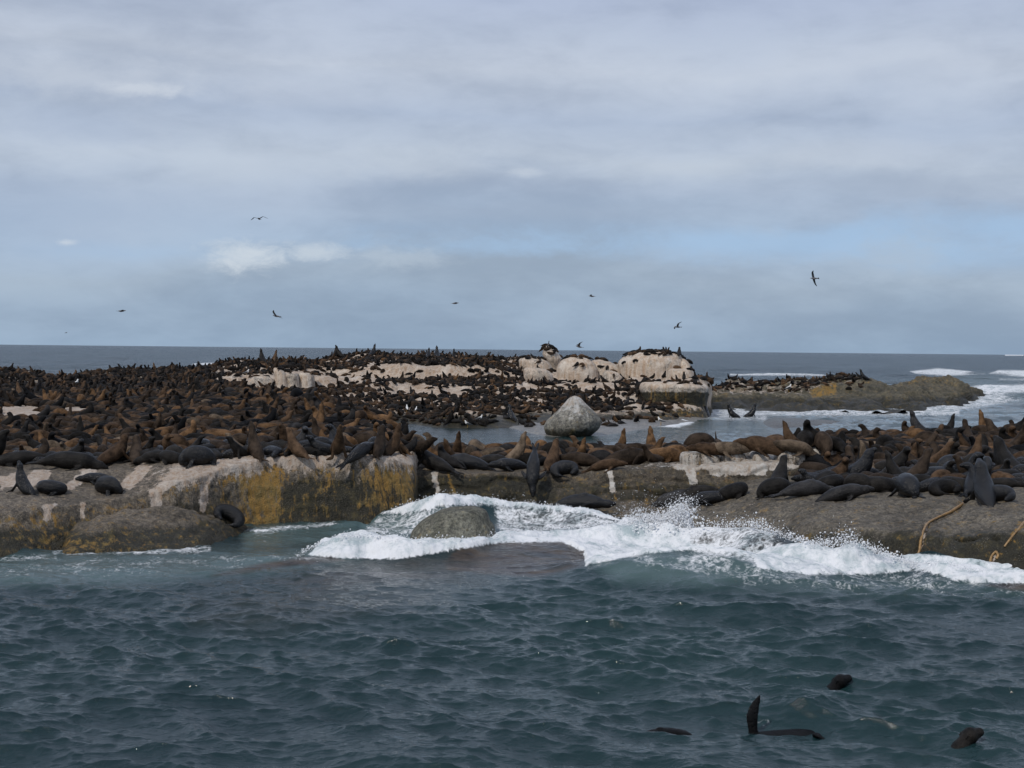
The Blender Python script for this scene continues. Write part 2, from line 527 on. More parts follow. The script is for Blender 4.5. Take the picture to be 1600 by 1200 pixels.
# low dark outcrop at the foot of the left cliff
out_cols = [(80, [z(33.4, -.7), z(33.9, -.5), z(34.6, -.5), z(35.6, -.5), z(37, -.6)]),
            (112, [z(33.2, -.6), z(33.8, 0), z(34.5, .3), z(35.5, .38), z(37, .0)]),
            (170, [z(33.5, -.6), z(34.1, 0), z(34.9, .45), z(36.0, .62), z(37.4, .3)]),
            (235, [z(33.9, -.6), z(34.5, 0), z(35.4, .5), z(36.4, .80), z(38, .5)]),
            (310, [z(34.6, -.6), z(35.3, 0), z(36.2, .35), z(37, .62), z(38.4, .4)]),
            (360, [z(36.0, -.6), z(36.8, 0), z(37.3, .2), z(38.0, .40), z(39.2, .2)]),
            (385, [z(37.0, -.6), z(37.5, -.1), z(37.9, .0), z(38.3, .1), z(39.2, -.1)]),
            (400, [z(37.4, -.7), z(37.8, -.5), z(38.2, -.5), z(38.6, -.5), z(39.4, -.6)])]
loft('reef', out_cols, 2.4, [4, 16, 20, 14], M_left, 'low weed covered reef at the foot of the stained cliff', amp=.13, sc=.8, seed=14,
     zone=lambda px, py, V, N: (0 * px, .22 + 0 * px + .3 * sstep(px, 260, 120) * sstep(V[:, 2], .45, .2), .75 - .45 * sstep(N[:, 2], .6, .95) * sstep(V[:, 2], .2, .5)))

# middle ledge
mid_cols = [
    (622, [z(42, -.8), z(42.6, 0), z(43, .3), (43.6, 740), (46, 724), (50, 708), z(53, -.8)]),
    (660, [z(42.4, -.8), z(43, 0), z(43.3, .3), (43.9, 737), (47, 722), (51, 706), z(54, -.8)]),
    (760, [z(42.6, -.8), z(43.2, 0), z(43.5, .3), (44, 738), (47, 722), (52, 704), z(55, -.8)]),
    (835, [z(42.2, -.8), z(43, 0), (43.8, 782), (44.5, 745), (47, 725), (52, 704), z(55, -.8)]),
    (890, [z(39.7, -.8), z(40.8, 0), (43, 786), (44.3, 740), (46, 726), (52, 704), z(55, -.8)]),
    (960, [z(39.4, -.8), z(40.4, 0), (43.2, 785), (44, 738), (45, 728), (52, 704), z(55, -.8)]),
    (1060, [z(39.4, -.8), z(40.4, 0), (43.2, 784), (43.9, 731), (45, 724), (52, 704), z(55, -.8)]),
    (1130, [z(39.4, -.8), z(40.4, 0), (43, 780), (43.7, 730), (45, 716), (54, 700), z(58, -.8)]),
    (1200, [z(39.4, -.8), z(40.4, 0), (43, 775), (43.7, 728), (45, 710), (55, 698), z(59, -.8)]),
    (1270, [z(39.4, -.8), z(40.4, 0), (43, 778), (43.7, 735), (45, 712), (55, 698), z(59, -.8)]),
    (1300, [z(39.4, -.9), z(40.4, -.4), z(43, -.4), z(43.7, -.4), z(45, -.4), z(60, -.4), z(64, -.8)]),
]


def zone_mid(px, py, V, N):
    r = .12 * sstep(N[:, 2], .5, .8) + .25 * sstep(py, 740, 725)
    for poly, k in (([(674, 736), (682, 736), (689, 765), (682, 775)], .8), ([(945, 733), (953, 733), (963, 770), (956, 772)], 1.0),
                    ([(1070, 730), (1083, 728), (1088, 756), (1078, 756)], 1.0), ([(1105, 726), (1200, 722), (1200, 742), (1120, 745), (1108, 740)], .75),
                    ([(1050, 724), (1110, 722), (1200, 715), (1200, 730), (1060, 735)], .35), ([(1190, 700), (1270, 700), (1270, 730), (1190, 735)], .5)):
        r += k * polymask(px, py, poly, 3)
    g = .15 + .7 * polymask(px, py, [(697, 738), (703, 738), (711, 775), (705, 778)], 3) + .5 * polymask(px, py, [(680, 755), (688, 755), (688, 778), (682, 778)], 3) \
        + .5 * polymask(px, py, [(955, 765), (965, 765), (964, 782), (956, 782)], 3) + .12 * sstep(py, 776, 786)
    bb = .75 * sstep(py, 738, 748) * sstep(px, 880, 820) + .5 * sstep(py, 742, 760) * sstep(px, 820, 880) - .35 * sstep(py, 780, 790) * sstep(px, 850, 900)
    return r, g, bb


loft('rock_ledge', mid_cols, 2.4, [4, 22, 34, 12, 30, 10], M_mid, 'long dark flat topped rock ledge across the middle', amp=.12, sc=.6, seed=40, zone=zone_mid, ledges=.10, fine_amp=.05)

# right rock
right_cols = [
    (1035, [z(38.8, -.8), z(39.5, -.5), z(40, -.4), z(40.6, -.3), z(41.5, -.3), z(43, -.4), z(44, -.4), z(45, -.8)]),
    (1062, [z(38.5, -.8), z(39.3, 0), z(39.8, .15), z(40.5, .28), z(41.5, .36), z(43, .3), z(44, .2), z(45, -.8)]),
    (1120, [z(37.2, -.8), z(37.9, 0), z(38.6, .3), z(39.8, .50), z(41.5, .62), z(43, .65), z(44.5, .5), z(46, -.8)]),
    (1160, [z(36.4, -.8), z(37.1, 0), z(37.9, .38), z(39.3, .66), z(41.2, .85), z(44, .95), z(50, .8), z(54, -.8)]),
    (1200, [z(35.6, -.8), z(36.2, 0), z(37.2, .45), z(38.8, .82), z(41, 1.02), z(50, 1.2), z(56, 1.25), z(60, -.8)]),
    (1300, [z(33.4, -.8), z(34, 0), z(34.8, .6), z(37, .95), z(40, 1.12), z(50, 1.32), z(58, 1.42), z(62, -.8)]),
    (1400, [z(32.6, -.8), z(33.2, 0), z(33.9, .7), z(36.2, 1.05), z(39.5, 1.2), z(50, 1.42), z(60, 1.62), z(65, -.8)]),
    (1500, [z(31.8, -.8), z(32.3, 0), z(33, .75), z(35.5, 1.15), z(39, 1.3), z(50, 1.5), z(61, 1.75), z(66, -.8)]),
    (1600, [z(31.0, -.8), z(31.5, 0), z(32.3, .85), z(35, 1.3), z(39, 1.45), z(50, 1.55), z(62, 1.78), z(67, -.8)]),
    (1820, [z(30.2, -.8), z(30.8, 0), z(31.6, .85), z(35, 1.3), z(39, 1.45), z(50, 1.55), z(62, 1.78), z(67, -.8)]),
]


def crack_d(px, py):
    return np.minimum.reduce([np.hypot(px - x_, py - y_) for x_, y_ in
                              zip(np.interp(np.linspace(0, 1, 60), [0, .3, .6, .8, 1], [1512, 1492, 1448, 1438, 1428]),
                                  np.interp(np.linspace(0, 1, 60), [0, .3, .6, .8, 1], [778, 795, 820, 850, 882]))])


def zone_right(px, py, V, N):
    r = .16 * sstep(N[:, 2], .8, .97) + .3 * sstep(py, 700, 690)
    for poly in ([(1520, 680), (1580, 684), (1578, 694), (1522, 690)], [(1440, 705), (1470, 706), (1465, 715), (1440, 712)], [(1480, 700), (1520, 708), (1512, 716)]):
        r += .8 * polymask(px, py, poly, 4)
    cd = crack_d(px, py)
    g = .12 + .30 * np.exp(-(cd / 4.) ** 2)
    r += .55 * np.exp(-(cd / 3.) ** 2) * sstep(py, 800, 830)
    g += .8 * polymask(px, py, [(1596, 815), (1602, 818), (1574, 852), (1569, 852)], 3) + .3 * polymask(px, py, [(1552, 864), (1560, 862), (1550, 888), (1545, 888)], 3)
    r += .5 * polymask(px, py, [(1552, 864), (1558, 862), (1549, 888), (1545, 888)], 2)
    low = np.interp(px, [1050, 1200, 1300, 1450, 1600], [825, 838, 838, 835, 840])
    bb = .85 * sstep(py, low - 26, low + 20) + .2 * np.clip(fbm(V, .7, 3, 77) * 2, -1, 1) + .1
    return r, g, bb


loft('rock_slab', right_cols, 2.4, [4, 26, 26, 22, 34, 26, 8], M_right, 'broad rounded grey rock slab rising from the surf on the right', amp=.12, sc=.55, seed=60, zone=zone_right, ledges=.0, fine_amp=.045, groove=lambda a_, b_: .13 * np.exp(-(crack_d(a_, b_) / 5.) ** 2) + .16 * np.exp(-((b_ - 840 + 4 * np.sin(a_ / 9)) / 3.) ** 2) * polymask(a_, b_, [(1492, 825), (1560, 825), (1560, 850), (1492, 850)], 8))

# far island with terraces and pale cliffs
far_cols = [
    (-260, [z(88, -.6), z(90, 0), z(104, 1.9), z(106, 2.3), z(116, 2.45), z(118, 2.5), z(125, 2.4), z(140, -1)]),
    (0, [z(88, -.6), z(90, 0), z(104, 1.9), z(106, 2.4), z(116, 2.6), z(118, 2.65), z(125, 2.5), z(140, -1)]),
    (100, [z(86, -.6), z(88, 0), z(102, 1.7), z(104, 2.0), z(116, 2.1), z(118, 2.15), z(125, 2.0), z(140, -1)]),
    (200, [z(86, -.6), z(88, 0), z(102, 1.9), z(104, 2.3), z(116, 2.5), z(118, 2.6), z(128, 2.65), z(145, -1)]),
    (300, [z(86, -.6), z(88, 0), z(106, 1.7), z(108, 2.3), z(118, 2.6), z(120, 2.75), z(132, 2.9), z(150, -1)]),
    (400, [z(86, -.6), z(88, 0), (110, 609), (112, 590), z(124, 2.95), z(126, 3.05), z(142, 3.5), z(160, -1)]),
    (480, [z(87, -.6), z(89, 0), (112, 607), (113.5, 586), (126, 578), (128, 575), (145, 563), z(165, -1)]),
    (560, [z(88, -.6), z(90, 0), (112, 611), (114, 600), (124, 595), (126, 571), (150, 557), z(170, -1)]),
    (620, [z(88, -.6), z(90, 0), (112, 613), (114, 602), (124, 596), (125.4, 569), (150, 557), z(170, -1)]),
    (700, [z(87, -.6), z(89, 0), (113, 614), (115, 603), (124, 596), (125.4, 571), (150, 559), z(170, -1)]),
    (760, [z(87, -.6), z(89, 0), (113, 614), (115, 604), (124, 596), (126, 579), (150, 560), z(170, -1)]),
    (840, [z(88, -.6), z(90, 0), (113, 614), (115, 605), (124, 599), (126, 586), (150, 563), z(170, -1)]),
    (950, [z(92, -.6), z(94, 0), (112, 612), (114, 603), (124, 600), (126, 595), (150, 566), z(168, -1)]),
    (1040, [z(97, -.6), z(99, 0), (110, 622), (111.5, 600), (122, 594), (124, 590), (140, 574), z(158, -1)]),
    (1085, [z(102, -.6), z(104, 0), (109, 624), (110.4, 599), (119, 597), (121, 595), (130, 590), z(145, -1)]),
    (1104, [z(105, -.6), z(107, 0), (110, 622), (111.5, 602), (118, 600), (120, 599), (126, 598), z(140, -1)]),
    (1112, [z(108, -.9), z(109, -.8), z(111, -.8), z(112, -.8), z(118, -.8), z(120, -.8), z(126, -.8), z(138, -1)]),
]


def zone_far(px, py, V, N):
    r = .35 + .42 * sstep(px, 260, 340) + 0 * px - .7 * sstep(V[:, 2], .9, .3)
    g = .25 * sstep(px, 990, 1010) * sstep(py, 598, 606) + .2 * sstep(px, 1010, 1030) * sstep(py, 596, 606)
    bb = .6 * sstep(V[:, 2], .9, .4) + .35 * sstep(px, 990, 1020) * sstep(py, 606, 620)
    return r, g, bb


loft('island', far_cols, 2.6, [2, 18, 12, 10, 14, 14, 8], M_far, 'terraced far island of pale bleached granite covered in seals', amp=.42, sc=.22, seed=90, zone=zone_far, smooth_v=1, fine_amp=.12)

# islet on the right
isl_cols = [
    (1092, [z(112, -.8), z(116, -.6), z(124, -.5), z(132, -.4), z(140, -.5), z(150, -1)]),
    (1112, [z(117, -.5), z(120, 0), z(127, .5), z(133, .9), z(142, 1.1), z(150, -1)]),
    (1160, [z(120, -.5), z(124, 0), z(131, .5), z(138, 1.2), z(146, 1.55), z(156, -1)]),
    (1230, [z(119, -.5), z(122, 0), z(129, .6), z(137, 1.3), z(146, 1.9), z(156, -1)]),
    (1290, [z(119, -.5), z(122, 0), z(128, .7), z(136, 1.7), z(145, 2.0), z(155, -1)]),
    (1340, [z(119, -.5), z(122, 0), z(128, .8), z(136, 1.9), z(144, 2.25), z(155, -1)]),
    (1372, [z(118, -.5), z(121, 0), z(128, .8), z(136, 1.75), z(144, 2.05), z(155, -1)]),
    (1405, [z(118, -.5), z(121, 0), z(128, .8), z(138, 1.3), z(146, 1.7), z(158, -1)]),
    (1440, [z(122, -.5), z(125, 0), z(132, .8), z(144, 1.75), z(152, 2.1), z(165, -1)]),
    (1490, [z(134, -.5), z(137, 0), z(144, .8), z(154, 1.6), z(160, 1.9), z(172, -1)]),
    (1515, [z(146, -.5), z(150, 0), z(154, .5), z(160, .9), z(165, 1.0), z(178, -1)]),
    (1534, [z(154, -.8), z(157, -.6), z(160, -.4), z(164, -.3), z(168, -.4), z(180, -1)]),
]


def zone_isl(px, py, V, N):
    r = .45 * sstep(px, 1300, 1240) * sstep(py, 622, 612) + .55 * polymask(px, py, [(1262, 606), (1330, 592), (1350, 592), (1300, 604)], 4)
    g = .14 + .8 * polymask(px, py, [(1262, 608), (1305, 598), (1308, 616), (1270, 622)], 5) + .25 * sstep(px, 1400, 1430) * sstep(py, 606, 596)
    bb = .5 * sstep(py, 612, 632) + .4 * waterline(V, .8) + .2
    return r, g, bb


loft('islet', isl_cols, 2.0, [2, 16, 18, 14, 8], M_islet, 'low dark islet of rounded rock to the right of the island', amp=.85, sc=.26, seed=122, zone=zone_isl, smooth_v=1, fine_amp=.16)

# wet flat between ledge and island
flat_cols = [(740, [z(90, -.3), z(92, -.1), z(100, -.05), z(106, -.2)]), (790, [z(86, -.3), z(91, .08), z(98, .2), z(108, .3)]),
             (860, [z(78, -.3), z(83, .07), z(94, .2), z(106, .3)]), (940, [z(79, -.3), z(84, .06), z(94, .18), z(106, .3)]),
             (1020, [z(88, -.3), z(92, .04), z(98, .16), z(108, .3)]), (1080, [z(96, -.3), z(100, .04), z(104, .14), z(112, .3)]), (1120, [z(100, -.3), z(104, -.15), z(108, -.1), z(114, -.2)])]
M_flat = rock_mat('wet_sandy_rock', (0.17, 0.165, 0.155), (0.24, 0.235, 0.225), fine=.5, barn=.1, rough=.35)
loft('tidal_flat', flat_cols, 3, [6, 16, 10], M_flat, 'smooth wet grey rock flat behind the middle ledge', amp=.05, sc=.2, seed=150,
     zone=lambda px, py, V, N: (.5 * polymask(px, py, [(765, 648), (860, 646), (850, 660), (765, 660)], 4), 0 * px, 0 * px), smooth_v=1, fine_amp=.01)
M_awash = rock_mat('awash_rock', (0.045, 0.04, 0.034), (0.085, 0.075, 0.06), fine=.8, barn=.15, rough=.28)
for nm, cols_, lab in (
    ('rock_shoal', [(1188, [z(92, -.4), z(96, -.2), z(100, -.1), z(104, -.3)]), (1215, [z(90, -.3), z(95, .25), z(101, .3), z(106, -.3)]), (1260, [z(92, -.3), z(97, .15), z(101, .2), z(105, -.3)]),
             (1300, [z(96, -.3), z(99, .05), z(102, .1), z(105, -.3)]), (1330, [z(98, -.4), z(100, -.2), z(102, -.2), z(104, -.4)])],
     'flat low rock in the channel in front of the islet'),):
    loft(nm, cols_, 3, [8, 16, 12, 8][:len(cols_[0][1]) - 1], M_awash, lab, amp=.05, sc=.5, seed=160,
         zone=lambda px, py, V, N: (0 * px, .1 + 0 * px, .1 + 0 * px), smooth_v=1, fine_amp=.008, terrain=False)


# ------------------------------------------------------------------ boulders: stacked uneven rings, real depth
def boulder(label, levels, D, depth, mat, group=None, seed=1, zr=.4, cat='boulder', name='boulder', amp=.06, expo=2.5, zg=0., zb=0., nseg=72, back=0., sink=.25, terrain=True, zf=None, sq=.0):
    ys = np.array([l[0] for l in levels], float)
    L = np.array([l[1] for l in levels], float)
    Rr = np.array([l[2] for l in levels], float)
    n = 34
    yq = np.linspace(ys[0], ys[-1], n)
    yq = ys[0] + (ys[-1] - ys[0]) * np.linspace(0, 1, n) ** 1.25
    Lq = crom(L, ys, yq)
    Rq = crom(Rr, ys, yq)
    pl = at_d(Lq, yq, np.full(n, D))
    pr = at_d(Rq, yq, np.full(n, D))
    w = (pr[:, 0] - pl[:, 0]) / 2
    cx = (pr[:, 0] + pl[:, 0]) / 2
    zz = (pl[:, 2] + pr[:, 2]) / 2
    wmax = w.max()
    th = np.linspace(0, 2 * np.pi, nseg, endpoint=False)
    ct, st = np.cos(th), np.sin(th)
    ex = 2 / expo
    X = cx[:, None] + w[:, None] * (np.sign(ct) * np.abs(ct) ** ex)[None]
    dd = depth / 2 * (w / wmax) ** .8
    Y = D + back * (np.arange(n) < 0)[:, None] + dd[:, None] * (np.sign(st) * np.abs(st) ** ex)[None] + depth * .35 * (0)
    Z_ = np.repeat(zz[:, None], nseg, 1)
    # add the foot
    foot = np.stack([X[-1], Y[-1], Z_[-1] - sink], -1)[None]
    G = np.concatenate([np.stack([X, Y, Z_], -1), foot], 0)
    cen = np.array([cx.mean(), D, zz.mean()])
    dr = G - cen
    dr /= np.linalg.norm(dr, axis=-1, keepdims=True)
    sc_ = 1.0 / wmax
    dsp = amp * wmax * (1.6 * fbm(G, sc_ * .9, 3, seed) + .5 * fbm(G, sc_ * 5, 3, seed + 4))
    G = G + dr * dsp[..., None]
    N_ = G.shape[0]
    top = G[0].mean(0) + np.array([0, 0, .01 * wmax])
    V = np.concatenate([G.reshape(-1, 3), top[None]])
    a = np.arange(N_ * nseg).reshape(N_, nseg)
    b2 = np.roll(a, -1, 1)
    F = np.stack([a[:-1], a[1:], b2[1:], b2[:-1]], -1).reshape(-1, 4)
    F = np.concatenate([F, np.stack([np.full(nseg // 2, N_ * nseg), a[0][0::2], b2[0][0::2], np.roll(a[0], -2)[0::2]], -1)])
    px, py = proj(V)
    Zc = np.zeros((len(V), 4), np.float32)
    Zc[:, 0], Zc[:, 1], Zc[:, 2], Zc[:, 3] = zr, zg, zb, 1
    if zf:
        Zc[:, 0], Zc[:, 1], Zc[:, 2] = zf(px, py, V)
    base = Vector((float(cx[-1]), D, float(zz[-1])))
    o = link(name, mesh_from(name, V - np.array(base), F, mat, True, dict(zone=Zc)), label, cat, group)
    o.location = base
    if terrain:
        add_terrain(V, F)
    return o


def zf_main(px, py, V):
    h = sstep(py, 668, 622)
    return .10 + .60 * h, .1 + 0 * px, .55 * sstep(py, 660, 680) + .1


boulder('large grey pointed boulder with white streaked top standing on the wet flat', [(619, 895, 900), (622, 889, 906), (631, 881, 915), (641, 872, 926), (650, 862, 935), (658, 854, 940), (667, 850, 938), (677, 852, 928), (684, 858, 918)],
        82.5, 3.2, M_bould, seed=5, amp=.028, expo=1.75, zf=zf_main)
boulder('squat grey barnacled boulder standing in the white surf', [(793, 716, 750), (796, 690, 757), (802, 676, 762), (812, 660, 766), (822, 650, 772), (832, 643, 774), (842, 641, 776)],
        36.5, 2.2, rock_mat('granite_sea_boulder', (0.085, 0.085, 0.065), (0.17, 0.17, 0.14), barn=.9), seed=12, amp=.035, expo=2.0, zr=.05, zb=.08)
BG = 'whitewashed boulders on the far island'
for lab, lev, D, dep, sd_, zr_ in (
    ('tall split pale boulder crowned by a perched dark bird', [(541, 853, 860), (545, 849, 865), (553, 848, 873), (562, 852, 877), (572, 858, 877), (584, 862, 876)], 133, 3.2, 21, .62),
    ('round white dome boulder just right of the tall split boulder', [(557, 899, 904), (559, 888, 915), (563, 879, 923), (569, 873, 930), (578, 870, 934), (590, 869, 935), (602, 869, 936)], 127, 4.0, 22, .75),
    ('grey white sloping boulder right of the white dome', [(562, 933, 938), (565, 924, 952), (573, 921, 966), (583, 922, 974), (595, 922, 978), (603, 921, 980)], 128.5, 3.6, 23, .6),
    ('widest cream cliff boulder at the right end of the island top', [(549, 1008, 1030), (551, 992, 1050), (555, 980, 1062), (562, 970, 1067), (570, 966, 1070), (582, 968, 1073), (594, 970, 1077)], 127, 6.5, 24, .72),
    ('pinkish curved boulder left of the tall split boulder', [(558, 824, 832), (561, 815, 848), (565, 812, 857), (572, 812, 862), (583, 815, 867), (598, 820, 869)], 131, 3.6, 25, .62),
    ('small pink boulder with seals below the curved one', [(575, 822, 845), (579, 818, 857), (588, 818, 864), (600, 822, 866)], 124, 3, 26, .6),
    ('upright white rock finger at the left end of the pale cliff', [(575, 429, 434), (579, 428, 442), (590, 430, 449), (606, 430, 452)], 110, 1.6, 27, .85),
    ('squarish grey rock block right of the white rock finger', [(584, 449, 466), (588, 446, 467), (597, 446, 468), (608, 444, 470)], 110.5, 2, 28, .45),
    ('low grey slab leaning at the left foot of the white finger', [(588, 395, 420), (593, 385, 428), (602, 375, 432), (612, 372, 432)], 109.5, 2.5, 29, .5),
    ('striped cream rock block left of the low grey slab', [(597, 342, 366), (601, 341, 376), (608, 340, 382), (615, 340, 384)], 108, 2.2, 30, .75),
    ('pinkish block right of the squarish grey block', [(583, 468, 484), (588, 467, 490), (600, 466, 492), (610, 466, 494)], 111.5, 2.4, 31, .7),
    ('orange streaked rock bluff at the right end of the island', [(597, 1008, 1075), (600, 1002, 1100), (606, 1000, 1106), (614, 1001, 1106), (628, 1003, 1104)], 108, 5, 32, .5),
    ('pale rounded step of rock above the orange streaked bluff', [(576, 1050, 1070), (579, 1044, 1080), (588, 1042, 1084), (600, 1040, 1086)], 119, 4, 33, .6),
    ('small hooded rock with a dark hollow in front of the sloping boulder', [(579, 945, 956), (583, 942, 966), (590, 940, 972), (600, 938, 974)], 122, 2, 34, .6),
    ('cream rock shoulder stepping down at the right of the cliff boulder', [(560, 1062, 1068), (566, 1060, 1075), (576, 1058, 1080), (590, 1058, 1084)], 126, 4, 35, .75)):
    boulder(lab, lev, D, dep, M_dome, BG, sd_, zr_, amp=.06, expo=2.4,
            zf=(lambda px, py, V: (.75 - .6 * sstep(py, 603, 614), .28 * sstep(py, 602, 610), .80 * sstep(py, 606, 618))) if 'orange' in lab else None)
for lab, lev, D, sd_ in (
    ('flat white crusted rock block left of its gap on the ledge', [(707, 1068, 1112), (711, 1064, 1122), (719, 1062, 1124), (730, 1062, 1125)], 45.0, 41),
    ('square white crusted block in the middle of the ledge top', [(706, 1131, 1158), (709, 1128, 1163), (718, 1127, 1165), (729, 1127, 1165)], 44.9, 42),
    ('small white crusted block under the resting brown seal', [(706, 1176, 1192), (709, 1173, 1198), (717, 1172, 1200), (727, 1172, 1200)], 44.8, 43),
    ('large pale split block where ledge meets right slab', [(701, 1222, 1245), (706, 1214, 1256), (716, 1210, 1260), (732, 1208, 1262)], 44.6, 44),
    ('cream rounded rock between brown seals on right slab', [(700, 1266, 1292), (704, 1262, 1300), (714, 1260, 1304), (726, 1260, 1305)], 45.4, 45)):
    boulder(lab, lev, D, 1.3, M_mid, 'white crusted blocks on the ledge', sd_, .62, amp=.07, expo=3.4, cat='rock block', name='rock_block')

terrain = BVHTree.FromPolygons(np.concatenate(TV).tolist(), np.concatenate(TF).tolist())
CO = Vector((0, 0, CAMH))


def drop(x, y):
    h = terrain.ray_cast(Vector((x, y, 40)), Vector((0, 0, -1)))
    return (h[0], h[1]) if h[0] is not None else (None, None)


def hit_px(px, py):
    d = Vector(ray(px, py).tolist())
    h = terrain.ray_cast(CO, d.normalized())
    return (h[0], h[1]) if h[0] is not None else (None, None)


# ------------------------------------------------------------------ sea
def fft_ocean(N, Lt, V_, wdir, std, seed, small):
    r = np.random.default_rng(seed)
    k = np.fft.fftfreq(N, 1 / N) * 2 * np.pi / Lt
    kx, ky = np.meshgrid(k, k, indexing='ij')
    kk = np.hypot(kx, ky)
    kk[0, 0] = 1e-6
    Lw = V_ * V_ / 9.81
    w = np.array([math.cos(wdir), math.sin(wdir)])
    c_ = (kx * w[0] + ky * w[1]) / kk
    P = np.exp(-1 / (kk * Lw) ** 2) / kk ** 3.7 * (.05 + np.abs(c_) ** 4) * np.exp(-(kk * small) ** 2)
    P[0, 0] = 0
    H = (r.normal(size=(N, N)) + 1j * r.normal(size=(N, N))) * np.sqrt(P)
    h = np.fft.ifft2(H).real
    s = std / h.std()
    ax = np.fft.ifft2(-1j * kx / kk * H).real * s
    ay = np.fft.ifft2(-1j * ky / kk * H).real * s
    return h * s, ax, ay


def sample(A, Lt, x, y):
    N = A.shape[0]
    u = (x / Lt * N) % N
    v = (y / Lt * N) % N
    i, j = np.floor(u).astype(int) % N, np.floor(v).astype(int) % N
    fu, fv = u - np.floor(u), v - np.floor(v)
    i1, j1 = (i + 1) % N, (j + 1) % N
    return (A[i, j] * (1 - fu) * (1 - fv) + A[i1, j] * fu * (1 - fv) + A[i, j1] * (1 - fu) * fv + A[i1, j1] * fu * fv)


OA = fft_ocean(512, 83.0, 2.9, math.radians(70), .070, 3, .06)
OB = fft_ocean(512, 29.0, 1.45, math.radians(80), .029, 5, .012)
OC = fft_ocean(256, 230.0, 6.0, math.radians(75), .20, 8, .8)

# breaking crests: (px, py of the crest line, height), width in front, width behind
ridges = [
    ([(575, 806, .05), (600, 800, .2), (640, 789, .45), (690, 776, .78), (735, 779, .66), (800, 787, .5), (880, 793, .45), (940, 808, .35), (985, 822, .2)], .75, .9, 1.3),
    ([(470, 866, .0), (500, 852, .25), (545, 838, .5), (575, 836, .5), (640, 847, .42), (720, 846, .4), (800, 835, .42), (900, 825, .45), (1000, 822, .52), (1060, 826, .5)], .55, .8, 1.4),
    ([(900, 878, .1), (950, 872, .32), (1020, 862, .5), (1100, 856, .6), (1160, 860, .58), (1230, 872, .4), (1300, 885, .15)], 1.5, 1.0, 2.2),
    ([(1040, 832, .3), (1100, 828, .5), (1170, 820, .72), (1210, 836, .62), (1260, 851, .5), (1300, 853, .52), (1335, 850, .6), (1380, 868, .35), (1430, 882, .15)], .8, .7, 1.2),
    ([(1400, 886, .05), (1440, 882, .2), (1480, 882, .34), (1520, 890, .26), (1600, 902, .2), (1700, 908, .2)], .7, .6, 1.2),
]


def ridge_height(X, Y):
    H = np.zeros_like(X)
    for pts, wf, wb, _ in ridges:
        W_ = np.array([at_z(px, py, h) for px, py, h in pts])
        hs = np.array([p[2] for p in pts])
        best = np.full(X.shape, 1e9)
        sg = np.zeros(X.shape)
        hh = np.zeros(X.shape)
        for k in range(len(pts) - 1):
            ax_, ay_ = W_[k, 0], W_[k, 1]
            ex, ey = W_[k + 1, 0] - ax_, W_[k + 1, 1] - ay_
            t = np.clip(((X - ax_) * ex + (Y - ay_) * ey) / (ex * ex + ey * ey), 0, 1)
            qx, qy = X - ax_ - t * ex, Y - ay_ - t * ey
            d = np.hypot(qx, qy)
            m = d < best
            best = np.where(m, d, best)
            sg = np.where(m, qy, sg)
            hh = np.where(m, hs[k] * (1 - t) + hs[k + 1] * t, hh)
        w = np.where(sg < 0, wf, wb)
        H = np.maximum(H, hh * np.exp(-(best / w) ** 2 * .9))
    return H


solid_foam = [
    ([(480, 868), (500, 848), (530, 836), (560, 830), (600, 838), (640, 841), (720, 840), (800, 832), (900, 828), (960, 820), (985, 802), (1046, 802), (1056, 822), (1056, 834), (1000, 842), (990, 852),
      (1080, 850), (1100, 858), (1000, 866), (950, 876), (915, 884), (912, 862), (880, 846), (780, 848), (700, 861), (620, 873), (540, 872)], 1.0, 4),
    ([(592, 803), (640, 786), (690, 768), (760, 774), (850, 783), (930, 793), (975, 815), (930, 806), (850, 796), (760, 790), (700, 790), (640, 802)], .85, 4),
    ([(1172, 866), (1225, 850), (1262, 848), (1330, 843), (1385, 866), (1432, 882), (1420, 893), (1340, 898), (1260, 897), (1185, 888)], .95, 4),
    ([(1062, 826), (1130, 820), (1172, 812), (1215, 834), (1205, 840), (1168, 824), (1120, 832), (1066, 838)], .72, 4),
    ([(1400, 862), (1480, 868), (1600, 884), (1700, 890), (1700, 908), (1430, 892)], .78, 4),
    ([(1428, 884), (1480, 878), (1520, 886), (1602, 896), (1700, 902), (1700, 914), (1602, 912), (1500, 910), (1462, 897), (1440, 890)], .9, 3),
]
